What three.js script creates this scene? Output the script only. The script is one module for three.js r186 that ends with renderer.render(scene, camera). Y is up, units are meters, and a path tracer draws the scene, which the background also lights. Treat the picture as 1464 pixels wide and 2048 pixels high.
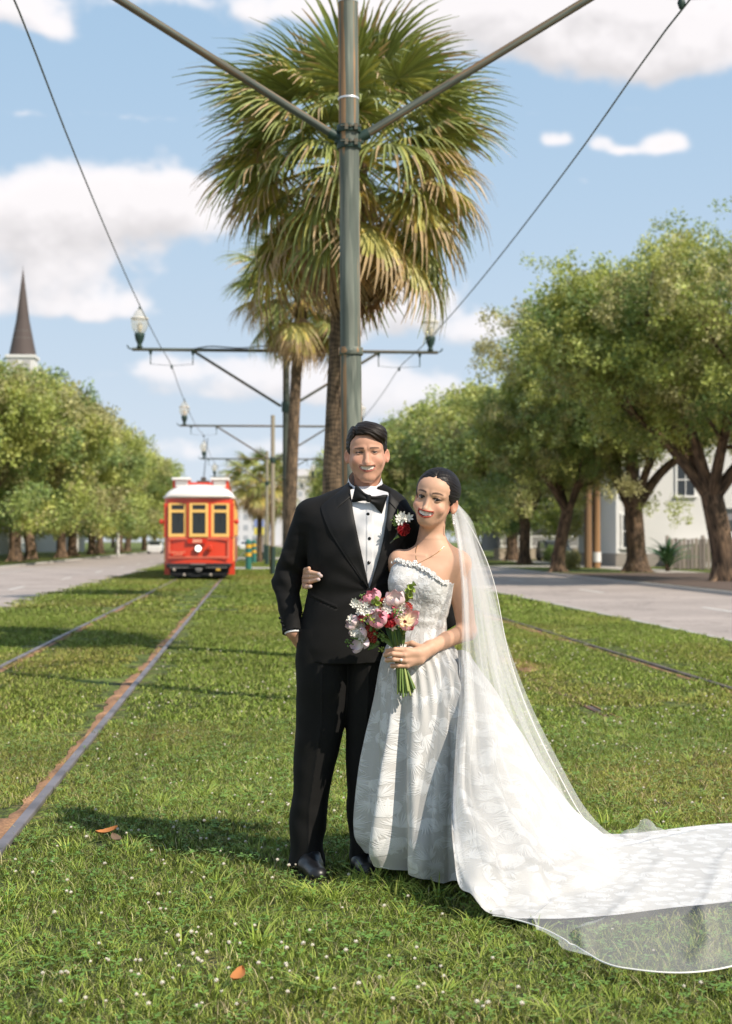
import * as THREE from 'three';
import { mergeGeometries, mergeVertices } from 'three/addons/utils/BufferGeometryUtils.js';
import { RoundedBoxGeometry } from 'three/addons/geometries/RoundedBoxGeometry.js';

// ---------------------------------------------------------------- camera, sky, sun, exposure
const scene = new THREE.Scene();
const F = 2844, YAW = Math.atan(227 / F), PITCH = Math.atan(59 / F), EYE = 1.35;
const camera = new THREE.PerspectiveCamera(2 * Math.atan(1024 / F) * 180 / Math.PI, 732 / 1024, 0.1, 4000);
camera.filmGauge = 36;
camera.rotation.order = 'YXZ';
camera.position.set(0, EYE, 0);
camera.rotation.set(PITCH, -YAW, 0);
camera.focus = 5.75;
camera.userData.fStop = 3.6;
camera.updateMatrixWorld(true);
scene.add(camera);
const renderer = new THREE.WebGLRenderer();
renderer.toneMapping = THREE.LinearToneMapping;
renderer.toneMappingExposure = 1.25;
renderer.shadowMap.enabled = true;

const SUN = new THREE.Vector3(0.54, 0.70, 0.50).normalize();
const sun = new THREE.DirectionalLight(new THREE.Color().setRGB(1.0, 0.90, 0.76), 4.6);
sun.name = 'sun';
sun.position.copy(SUN).multiplyScalar(120);
sun.target.position.set(0, 0, -20);
sun.position.add(sun.target.position);
sun.castShadow = true;
sun.shadow.mapSize.set(4096, 4096);
Object.assign(sun.shadow.camera, { left: -70, right: 70, top: 70, bottom: -70, near: 1, far: 400 });
scene.add(sun, sun.target);

// ---------------------------------------------------------------- numbers
function rng(seed) { let s = seed >>> 0; return () => { s = (s + 0x6d2b79f5) | 0; let t = Math.imul(s ^ (s >>> 15), 1 | s); t = (t + Math.imul(t ^ (t >>> 7), 61 | t)) ^ t; return ((t ^ (t >>> 14)) >>> 0) / 4294967296; }; }
const clamp = (x, a = 0, b = 1) => Math.min(b, Math.max(a, x));
const mix = (a, b, t) => a + (b - a) * t;
const smooth = (a, b, x) => { const t = clamp((x - a) / (b - a)); return t * t * (3 - 2 * t); };
const hash3 = (x, y, z) => { let h = Math.imul(x, 374761393) ^ Math.imul(y, 668265263) ^ Math.imul(z, 2147483647 ^ 0x51ed270b); h = Math.imul(h ^ (h >>> 13), 1274126177); return ((h ^ (h >>> 16)) >>> 0) / 4294967296; };
function noise3(x, y, z = 0) {
  const ix = Math.floor(x), iy = Math.floor(y), iz = Math.floor(z), fx = x - ix, fy = y - iy, fz = z - iz;
  const u = fx * fx * (3 - 2 * fx), v = fy * fy * (3 - 2 * fy), w = fz * fz * (3 - 2 * fz);
  const a = mix(mix(hash3(ix, iy, iz), hash3(ix + 1, iy, iz), u), mix(hash3(ix, iy + 1, iz), hash3(ix + 1, iy + 1, iz), u), v);
  const b = mix(mix(hash3(ix, iy, iz + 1), hash3(ix + 1, iy, iz + 1), u), mix(hash3(ix, iy + 1, iz + 1), hash3(ix + 1, iy + 1, iz + 1), u), v);
  return mix(a, b, w);
}
function fbm(x, y, z = 0, n = 4) { let s = 0, a = 0.5, t = 0; for (let i = 0; i < n; i++) { s += a * noise3(x, y, z + i * 7.3); t += a; x = x * 2.03 + 11.7; y = y * 2.03 + 5.1; z *= 2.03; a *= 0.5; } return s / t; }
// wrap-around noise for tiles
function tile2(x, y, p, seed) { const ix = Math.floor(x), iy = Math.floor(y), fx = x - ix, fy = y - iy, u = fx * fx * (3 - 2 * fx), v = fy * fy * (3 - 2 * fy), m = (a) => ((a % p) + p) % p;
  return mix(mix(hash3(m(ix), m(iy), seed), hash3(m(ix + 1), m(iy), seed), u), mix(hash3(m(ix), m(iy + 1), seed), hash3(m(ix + 1), m(iy + 1), seed), u), v); }
function tfbm(u, v, p, seed, n = 4) { let s = 0, a = 0.5, t = 0; for (let i = 0; i < n; i++) { s += a * tile2(u * p, v * p, p, seed + i); t += a; p *= 2; a *= 0.5; } return s / t; }
const V = (x, y, z) => new THREE.Vector3(x, y, z);

// a pixel of the 1464 x 2048 photograph as a ray; a point on it at a distance along the tracks, or on the ground
function ray(px, py) { return V(px - 732, 1024 - py, -F).applyEuler(camera.rotation); }
function at(px, py, depth) { const r = ray(px, py); return r.multiplyScalar(depth / -r.z).add(camera.position); }
function gnd(px, py, y = 0) { const r = ray(px, py); return r.multiplyScalar((y - EYE) / r.y).add(camera.position); }

// ---------------------------------------------------------------- the sky: blue air with fair-weather clouds
{
  const W = 4096, H = 2048, data = new Float32Array(W * H * 4), D = 180 / Math.PI;
  const ax = (px) => (Math.atan((px - 732) / F) + YAW) * D, ey = (py) => Math.atan((1083 - py) / F) * D, k = D / F;
  // clouds that the photograph shows: middle, half width, half height in its pixels, strength
  const banks = [[250, 425, 190, 62, .62], [60, 470, 150, 75, .6], [350, 395, 90, 45, .45], [110, 560, 170, 42, .42], [30, 620, 200, 28, .4], [200, 625, 90, 24, .3],
    [1200, 50, 330, 75, .75], [1330, 115, 160, 60, .6], [950, 20, 220, 45, .5], [1108, 287, 27, 17, .6], [1208, 292, 26, 20, .6], [1248, 312, 20, 10, .45], [1328, 306, 36, 19, .6], [1165, 370, 20, 8, .3],
    [825, 605, 85, 36, .55], [760, 650, 130, 32, .45], [1000, 668, 55, 38, .5], [430, 780, 240, 34, .35], [720, 770, 160, 36, .4], [330, 735, 90, 20, .35], [420, 900, 260, 26, .32], [880, 820, 200, 40, .35],
    [40, 30, 90, 40, .5], [115, 75, 45, 22, .4], [520, 5, 260, 30, .45], [600, 735, 150, 24, .3], [190, 248, 260, 5, .22], [1120, 228, 300, 5, .14]];
  const bumps = banks.map(([x, y, w, h, a]) => [ax(x), ey(y), w * k, h * k, a]);
  function density(az, el) {
    const warp = (fbm(az * .5 + 3, el * .6, 4.2, 3) - .5) * 1.6, a2 = az + warp, e2 = el + warp * .5;
    let b = 0;
    for (const [x, y, w, h, s] of bumps) { const dx = (a2 - x) / (w * 1.1), dy = (e2 - y) / (e2 < y ? h * .85 : h * 1.15), q = dx * dx + dy * dy; if (q < 9) b += s * Math.exp(-q * .8); }
    const edge = 1 - smooth(15, 21, Math.abs(az - 4)) * 1 - smooth(24, 30, el);
    const wide = smooth(.5, .74, fbm(az / 16 + 40, el / 7.5 + 9, 1.7, 3)) * .9;
    const base = mix(wide, Math.min(b, .9), clamp(edge));
    const puff = Math.abs(fbm(az * .55, el * .75, 2.5, 5) - .5) * 2, detail = fbm(az * .8 + 9, el * 1.05, 6.5, 5) - .5;
    return base * (1.05 - puff * .55) + detail * .55 - .17;
  }
  const N = 256, coarse = new Float32Array(2 * N * N * 3);
  function colourAt(az, el) {
    const t = clamp(el / 90);
    let r = mix(.62, .26, 1 - Math.exp(-el / 15)) * mix(1, .62, t), g = mix(.665, .435, 1 - Math.exp(-el / 17)) * mix(1, .68, t), b = mix(.72, .64, 1 - Math.exp(-el / 20)) * mix(1, .78, t);
    const seam = 180 - Math.abs(az), d = density(az, el) * smooth(0, 8, seam), cov = smooth(0, .22, d);
    if (cov > 0) {
      const upper = density(az + .6, el + .9), lit = clamp(.66 + (d - upper) * 1.7), thick = smooth(.15, .7, d), L = mix(.63, .86, lit) * mix(1, .95, thick), hz = smooth(0, 14, el), a = cov * mix(.55, .95, smooth(0, .4, d)) * mix(.75, 1, hz);
      r = mix(r, L, a); g = mix(g, L * .952, a); b = mix(b, L * .955, a);
    }
    return [r, g, b];
  }
  for (let j = 0; j < N; j++) for (let i = 0; i < 2 * N; i++) { const c = colourAt((i + .5) / N * 180 - 180, (j + .5) / N * 90); coarse.set(c, (j * 2 * N + i) * 3); }
  for (let row = 0; row < H; row++) {
    const el = ((row + .5) / H - .5) * 180;
    for (let col = 0; col < W; col++) {
      const round = ((col + .5) / W - .5) * 2 * Math.PI, x = Math.cos(round), z = Math.sin(round), i = (row * W + col) * 4;
      let c;
      if (el <= 0) c = [.30, .30, .24];
      else {
        const az = Math.atan2(x, -z) * D;
        if (Math.abs(az - 4) < 21 && el < 27) c = colourAt(az, el);
        else { const fx = (az + 180) / 180 * N - .5, fy = clamp(el / 90 * N - .5, 0, N - 1.001), x0 = Math.floor(fx), y0 = Math.floor(fy), p = (a, b, k) => coarse[(Math.min(b, N - 1) * 2 * N + ((a % (2 * N)) + 2 * N) % (2 * N)) * 3 + k]; c = [0, 1, 2].map((k) => mix(mix(p(x0, y0, k), p(x0 + 1, y0, k), fx - x0), mix(p(x0, y0 + 1, k), p(x0 + 1, y0 + 1, k), fx - x0), fy - y0)); }
      }
      data[i] = c[0]; data[i + 1] = c[1]; data[i + 2] = c[2]; data[i + 3] = 1;
    }
  }
  const sky = new THREE.DataTexture(data, W, H, THREE.RGBAFormat, THREE.FloatType);
  sky.mapping = THREE.EquirectangularReflectionMapping;
  sky.magFilter = THREE.LinearFilter;
  sky.needsUpdate = true;
  scene.background = sky;
  scene.environment = sky;
}

// ---------------------------------------------------------------- things, parts, geometry
const taken = new Map();
function numbered(n) { const k = taken.get(n) ?? 0; taken.set(n, k + 1); return k ? n + '_' + String(k).padStart(3, '0') : n; }
function tag(o, label, category, group, kind) { if (label) o.userData.label = label; if (category) o.userData.category = category; if (group) o.userData.group = group; if (kind) o.userData.kind = kind; return o; }
function thing(name, label, category, pos = V(0, 0, 0), group) { const o = new THREE.Group(); o.name = numbered(name); o.position.copy(pos); scene.add(o); return tag(o, label, category, group); }
function part(parent, name, geo, mat, label) { const m = new THREE.Mesh(Array.isArray(geo) ? merge(geo) : geo, mat); m.name = name; m.castShadow = m.receiveShadow = true; parent.add(m); if (label) m.userData.label = label; return m; }
function single(name, geo, mat, label, category, group, kind) { const m = part(scene, numbered(name), geo, mat); return tag(m, label, category, group, kind); }
function structure(name, geo, mat) { const m = part(scene, numbered(name), geo, mat); m.userData.kind = 'structure'; return m; }
function again(src, pos, label, turn = 0, scale = 1) { const c = src.clone(); c.name = numbered(src.name.replace(/_\d{3}$/, '')); c.position.copy(pos); c.rotation.y = turn; c.scale.setScalar(scale); c.userData = { ...src.userData }; if (label) c.userData.label = label; scene.add(c); return c; }
function merge(list) {
  const gs = list.map((g) => (g.index ? g.toNonIndexed() : g));
  const keep = ['position', 'normal', 'uv', 'color'].filter((k) => gs.every((g) => g.attributes[k]));
  for (const g of gs) for (const k of Object.keys(g.attributes)) if (!keep.includes(k)) g.deleteAttribute(k);
  return mergeGeometries(gs);
}
const box = (w, h, d, x = 0, y = 0, z = 0, rx = 0, ry = 0, rz = 0) => { const g = new THREE.BoxGeometry(w, h, d); g.rotateX(rx); g.rotateY(ry); g.rotateZ(rz); return g.translate(x, y, z); };
const rbox = (w, h, d, r, x = 0, y = 0, z = 0) => new RoundedBoxGeometry(w, h, d, 2, r).translate(x, y, z);
function bar(a, b, r0, r1 = r0, seg = 10, open = false) { const d = b.clone().sub(a), g = new THREE.CylinderGeometry(r1, r0, d.length(), seg, 1, open); g.applyQuaternion(new THREE.Quaternion().setFromUnitVectors(V(0, 1, 0), d.clone().normalize())); return g.translate((a.x + b.x) / 2, (a.y + b.y) / 2, (a.z + b.z) / 2); }
// a tapered tube along points, radius by function of t
function tube(points, rad, seg = 10, n = 0, cap = true) {
  const curve = points.length > 2 ? new THREE.CatmullRomCurve3(points) : new THREE.LineCurve3(points[0], points[1]);
  n = n || Math.max(2, points.length * 4);
  const g = new THREE.TubeGeometry(curve, n, 1, seg, false), p = g.attributes.position, uv = g.attributes.uv, c = V(), len = curve.getLength();
  for (let i = 0; i <= n; i++) { curve.getPointAt(i / n, c); const r = typeof rad === 'function' ? rad(i / n) : rad;
    for (let j = 0; j <= seg; j++) { const k = i * (seg + 1) + j; p.setXYZ(k, c.x + (p.getX(k) - c.x) * r, c.y + (p.getY(k) - c.y) * r, c.z + (p.getZ(k) - c.z) * r); uv.setXY(k, j / seg * r * 6.28, i / n * len); } }
  if (!cap) return g;
  const ends = [0, 1].map((e) => { const r = typeof rad === 'function' ? rad(e) : rad, s = new THREE.SphereGeometry(Math.max(r, 1e-4), seg, 4); curve.getPointAt(e, c); return s.translate(c.x, c.y, c.z); });
  return merge([g, ...ends]);
}
const lathe = (pts, seg = 20) => new THREE.LatheGeometry(pts.map(([r, y]) => new THREE.Vector2(r, y)), seg);
function std(r, g, b, rough = .8, extra = {}) { const { physical, ...e } = extra; const m = new (physical ? THREE.MeshPhysicalMaterial : THREE.MeshStandardMaterial)({ roughness: rough, side: THREE.DoubleSide, ...e }); m.color.setRGB(r, g, b); return m; }
function dataTex(n, fn, srgb = false, rx = 1, ry = 1) {
  const d = new Uint8Array(n * n * 4);
  for (let y = 0; y < n; y++) for (let x = 0; x < n; x++) { const c = fn(x / n, y / n), i = (y * n + x) * 4; for (let k = 0; k < 3; k++) d[i + k] = clamp(c[k] ?? c[0]) * 255; d[i + 3] = 255; }
  const t = new THREE.DataTexture(d, n, n); t.wrapS = t.wrapT = THREE.RepeatWrapping; t.magFilter = THREE.LinearFilter; t.minFilter = THREE.LinearMipmapLinearFilter; t.generateMipmaps = true; if (srgb) t.colorSpace = THREE.SRGBColorSpace; t.repeat.set(rx, ry); t.needsUpdate = true; return t;
}
function canvasTex(w, h, draw, srgb = true) { const c = document.createElement('canvas'); c.width = w; c.height = h; draw(c.getContext('2d'), w, h); const t = new THREE.CanvasTexture(c); if (srgb) t.colorSpace = THREE.SRGBColorSpace; t.wrapS = t.wrapT = THREE.RepeatWrapping; return t; }
function paint(geo, fn) { const p = geo.attributes.position, nn = geo.attributes.normal, c = new Float32Array(p.count * 3), q = V(), m = V(); for (let i = 0; i < p.count; i++) { q.fromBufferAttribute(p, i); if (nn) m.fromBufferAttribute(nn, i); const k = fn(q, m, i); c[i * 3] = k[0]; c[i * 3 + 1] = k[1]; c[i * 3 + 2] = k[2]; } geo.setAttribute('color', new THREE.BufferAttribute(c, 3)); return geo; }
function flatUV(geo, fx = 1, fy = 1) { const p = geo.attributes.position, uv = new Float32Array(p.count * 2); for (let i = 0; i < p.count; i++) { uv[i * 2] = p.getX(i) * fx; uv[i * 2 + 1] = p.getZ(i) * fy; } geo.setAttribute('uv', new THREE.BufferAttribute(uv, 2)); return geo; }
const sheet = (x0, x1, z0, z1, y, nx = 1, nz = 1) => flatUV(new THREE.PlaneGeometry(x1 - x0, Math.abs(z1 - z0), nx, nz).rotateX(-Math.PI / 2).translate((x0 + x1) / 2, y, (z0 + z1) / 2));
// ---------------------------------------------------------------- ground, lawns, roads
const lawnTex = dataTex(1024, (u, v) => {
  const a = tfbm(u, v, 6, 3, 3), b = tfbm(u, v, 48, 9, 3), c = tile2(u * 256, v * 256, 256, 5), d = smooth(.56, .72, tfbm(u, v, 14, 21, 3));
  const l = .62 + (a - .5) * .5 + (b - .5) * .75 + (c - .5) * .35;
  return [mix(.55, .64, d) * l + .03, mix(.64, .62, d) * l + .03, mix(.24, .36, d) * l];
}, true);
const lawnBump = dataTex(512, (u, v) => [.5 + (tile2(u * 128, v * 128, 128, 7) - .5) * .6 + (tile2(u * 256, v * 256, 256, 8) - .5) * .5]);
function lawnMat(rep) { const t = lawnTex.clone(); t.repeat.set(rep, rep); const b = lawnBump.clone(); b.repeat.set(rep, rep); return std(.85, .85, .85, .95, { map: t, bumpMap: b, bumpScale: .03 }); }
const asphaltTex = dataTex(1024, (u, v) => { const a = tfbm(u, v, 5, 31, 4), b = tile2(u * 300, v * 300, 300, 33), c = tile2(u * 512, v * 512, 512, 34), crack = smooth(.012, 0, Math.abs(tfbm(u, v, 4, 41, 4) - .5)); const l = .60 + (a - .5) * .16 + (b - .5) * .09 + (c - .5) * .06 - crack * .12; return [l * 1.05, l * .975, l * .93]; }, true);
asphaltTex.repeat.set(.12, .12);
const asphalt = std(1, 1, 1, .9, { map: asphaltTex });
const concreteTex = dataTex(512, (u, v) => { const l = .70 + (tfbm(u, v, 6, 51, 4) - .5) * .25 + (tile2(u * 200, v * 200, 200, 52) - .5) * .08; return [l, l * .96, l * .91]; }, true);
concreteTex.repeat.set(.5, .5);
const concrete = std(.9, .9, .9, .9, { map: concreteTex });
const dirtTex = dataTex(512, (u, v) => { const a = tfbm(u, v, 8, 61, 5), b = tile2(u * 128, v * 128, 128, 62), l = .72 + (a - .5) * .5 + (b - .5) * .22; return [.80 * l, .60 * l, .44 * l]; }, true);
dirtTex.repeat.set(.8, .8);
const dirt = std(.95, .95, .95, 1, { map: dirtTex, bumpMap: dirtTex, bumpScale: .02 });

const ROAD = -.12, ML = -4.7, MR = 6.5, LL = -13.9, RR = 13.0;
structure('ground', sheet(-900, 900, 60, -2400, -.20), lawnMat(.25));
structure('road', sheet(LL, ML, 30, -900, ROAD), asphalt);
structure('road', sheet(MR, RR, 30, -900, ROAD), asphalt);
function block(x0, x1, y0, y1, z0, z1) { return box(x1 - x0, y1 - y0, z0 - z1, (x0 + x1) / 2, (y0 + y1) / 2, (z0 + z1) / 2); }
{
  const kerb = std(.42, .40, .37, .9);
  for (const [x0, x1] of [[ML - .14, ML], [MR, MR + .14], [LL - .14, LL], [RR, RR + .14]]) structure('kerb', flatUV(block(x0, x1, -.3, -.012, 30, -900)), kerb);
  structure('lawn', sheet(ML, MR, 12, -420, 0, 1, 1), lawnMat(.55));
  structure('verge', sheet(-60, LL - .14, 30, -900, -.004), lawnMat(.5));
  structure('verge', sheet(RR + .14, 17.6, 30, -900, -.004), lawnMat(.5));
  structure('pavement', sheet(17.6, 19.6, 30, -900, .002), concrete);
  structure('yard', sheet(19.6, 60, 30, -900, -.002), lawnMat(.5));
  structure('driveway', sheet(13.14, 26, -37, -60, .006), std(.30, .24, .20, .95, { map: asphaltTex }));
  structure('footpath', sheet(-1, ML + 11.2, -70, -74.5, .012), concrete);
  structure('footpath', sheet(ML, MR, -108, -120, .012), concrete);
  structure('footpath', sheet(13.14, 17.6, -74, -78, .012), concrete);
  const white = std(.62, .60, .57, .8);
  for (const [x, z0] of [[-7.4, -20], [10.0, -16]]) for (let i = 0; i < 14; i++) structure('lane_marking', sheet(x - .06, x + .06, z0 - i * 12, z0 - i * 12 - 3, ROAD + .005), white);
  structure('lane_marking', sheet(LL + 2.2, LL + 2.32, 20, -400, ROAD + .005), std(.5, .48, .45, .85));
}
// ---------------------------------------------------------------- rails and the bare soil beside them
const RAILS = [-1.09, -2.67, 2.75, 4.33];
const sandW = (z) => { const d = -z; const base = d < 7.0 ? .20 : d < 12 ? .06 : d < 30 ? .085 : .05; return Math.max(.02, base * (.45 + 1.1 * fbm(d * .8, 3.3, 1.1, 3)) + (noise3(d * 7, 1, 9) - .5) * .035); };
{
  const top = dataTex(256, (u, v) => { const l = .60 + (tfbm(u, v, 4, 71, 4) - .5) * .35; return [l * 1.0, l * .96, l * .96]; }, true);
  const rust = dataTex(256, (u, v) => { const l = .36 + (tfbm(u, v, 6, 81, 4) - .5) * .3; return [l * 1.15, l * .84, l * .68]; }, true);
  const worn = std(.42, .36, .32, .6, { map: top, metalness: .3 }), steel = std(.78, .76, .80, .5, { map: top, metalness: .55 }), rusty = std(.8, .8, .8, .9, { map: rust });
  RAILS.forEach((x, i) => {
    const r = thing('rail', ['bright steel rail nearest the couple beside bare sandy soil', 'outer steel rail of the streetcar track beside the left road', 'grass-sunk rail of the empty track behind the veil', 'outer rail of the empty track by the right road'][i], 'rail', V(x, 0, 0));
    const far = 330, crown = rbox(.052, .03, far, .008, 0, i === 2 ? -.012 : .015, -far / 2 + 4);
    flatUV(crown); part(r, 'running_surface', crown, i < 2 ? steel : worn);
    part(r, 'web', flatUV(box(.03, .06, far, 0, -.035, -far / 2 + 4)), rusty);
    part(r, 'flange', flatUV(box(.03, .012, far, -.036, .000, -far / 2 + 4)), rusty);
  });
  function ribbon(x, side, width, z0, z1, step, y) { const pos = [], idx = []; let n = 0; for (let z = z0; z > z1; z -= step) { const w = width(z); pos.push(x, y + .004, z, x + side * w * .5, y + .010 * Math.min(1, w * 8), z, x + side * w, y, z); if (n) { const a = (n - 1) * 3, b = n * 3; for (const k of [0, 1]) idx.push(a + k, a + k + 1, b + k, a + k + 1, b + k + 1, b + k); } n++; }
    const g = new THREE.BufferGeometry(); g.setAttribute('position', new THREE.Float32BufferAttribute(pos, 3)); g.setIndex(idx); g.computeVertexNormals(); return flatUV(g); }
  structure('bare_soil', ribbon(-1.12, -1, sandW, 2, -70, .05, .005), dirt);
  structure('bare_soil', ribbon(-2.64, 1, (z) => .03 + .06 * noise3(z * .7, 4), 2, -90, .1, .005), dirt);
  structure('bare_soil', ribbon(4.30, -1, (z) => .05 + .16 * smooth(.4, .7, noise3(z * .5, 8)), 2, -60, .1, .005), dirt);
  structure('bare_soil', ribbon(2.78, 1, (z) => .02 + .3 * smooth(.6, .8, noise3(z * .45, 18)), 2, -60, .1, .005), dirt);
}
// ---------------------------------------------------------------- grass
const GREENS = [[.30, .40, .066], [.355, .43, .082], [.41, .46, .115], [.24, .34, .06], [.45, .475, .135]];
const STRAW = [.56, .48, .28];
function blades(seed, n, size, hMin, hMax, wMin, wMax, straw = .06, lean = .6) {
  const R = rng(seed), pos = [], col = [], idx = [];
  for (let i = 0; i < n; i++) {
    const x = (R() - .5) * size, z = (R() - .5) * size, h = mix(hMin, hMax, R() * R()), w = mix(wMin, wMax, R()), a = R() * 6.283, b = R() * 6.283, l = h * lean * (.2 + R());
    const dx = Math.cos(a) * w / 2, dz = Math.sin(a) * w / 2, lx = Math.cos(b) * l, lz = Math.sin(b) * l, k = pos.length / 3;
    pos.push(x - dx, 0, z - dz, x + dx, 0, z + dz, x - dx * .8 + lx * .35, h * .6, z - dz * .8 + lz * .35, x + dx * .8 + lx * .35, h * .6, z + dz * .8 + lz * .35, x + lx, h * (.9 + R() * .1), z + lz);
    idx.push(k, k + 1, k + 2, k + 1, k + 3, k + 2, k + 2, k + 3, k + 4);
    const c = R() < straw ? STRAW : GREENS[Math.floor(R() * GREENS.length)], t = .8 + R() * .4;
    for (let j = 0; j < 5; j++) col.push(c[0] * t, c[1] * t, c[2] * t);
  }
  return { pos, col, idx };
}
function clover(b, seed, n, size) { // low three-part leaves between the blades
  const R = rng(seed);
  for (let i = 0; i < n; i++) { const x = (R() - .5) * size, z = (R() - .5) * size, y = .012 + R() * .022, r = .006 + R() * .005, a0 = R() * 6.28, t = .8 + R() * .45;
    for (let q = 0; q < 3; q++) { const a = a0 + q * 2.094, k = b.pos.length / 3, ca = Math.cos(a), sa = Math.sin(a), tilt = (R() - .3) * .006;
      b.pos.push(x, y, z, x + (ca - sa * .7) * r, y + tilt, z + (sa + ca * .7) * r, x + ca * r * 1.9, y + tilt * 1.5, z + sa * r * 1.9, x + (ca + sa * .7) * r, y + tilt, z + (sa - ca * .7) * r);
      b.idx.push(k, k + 1, k + 2, k, k + 2, k + 3); for (let j = 0; j < 4; j++) b.col.push(.17 * t, .30 * t, .06 * t); } }
  return b;
}
function geoOf(b) { const g = new THREE.BufferGeometry(); g.setAttribute('position', new THREE.Float32BufferAttribute(b.pos, 3)); g.setAttribute('color', new THREE.Float32BufferAttribute(b.col, 3)); g.setIndex(b.idx); g.computeVertexNormals();
  const n = g.attributes.normal; for (let i = 0; i < n.count; i++) { const s = n.getY(i) < 0 ? -1 : 1, q = V(n.getX(i) * s, n.getY(i) * s, n.getZ(i) * s); q.y += 1.0; q.normalize(); n.setXYZ(i, q.x, q.y, q.z); } return g; }
const bladeMat = std(1, 1, 1, .75, { physical: true, vertexColors: true, transmission: .4, thickness: 0, specularIntensity: .3 });
function scatter(name, label, geos, spots, tint) {
  const per = geos.map(() => []); spots.forEach((s, i) => per[i % geos.length].push(s));
  geos.forEach((g, k) => { const m = new THREE.InstancedMesh(g, bladeMat, per[k].length), M = new THREE.Matrix4(), Q = new THREE.Quaternion(), c = new THREE.Color();
    per[k].forEach(([x, y, z, turn, sc, sh], i) => { M.compose(V(x, y, z), Q.setFromAxisAngle(V(0, 1, 0), turn), V(sc, sc * sh, sc)); m.setMatrixAt(i, M); const t = tint(x, z); c.setRGB(t[0], t[1], t[2]); m.setColorAt(i, c); });
    m.name = numbered(name); m.castShadow = m.receiveShadow = true; tag(m, label + (k ? ' ' + ['', 'mixed among the others', 'between clover', 'on the median'][k] : ''), 'grass', 'grass of the median', 'stuff'); scene.add(m); });
}
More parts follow.
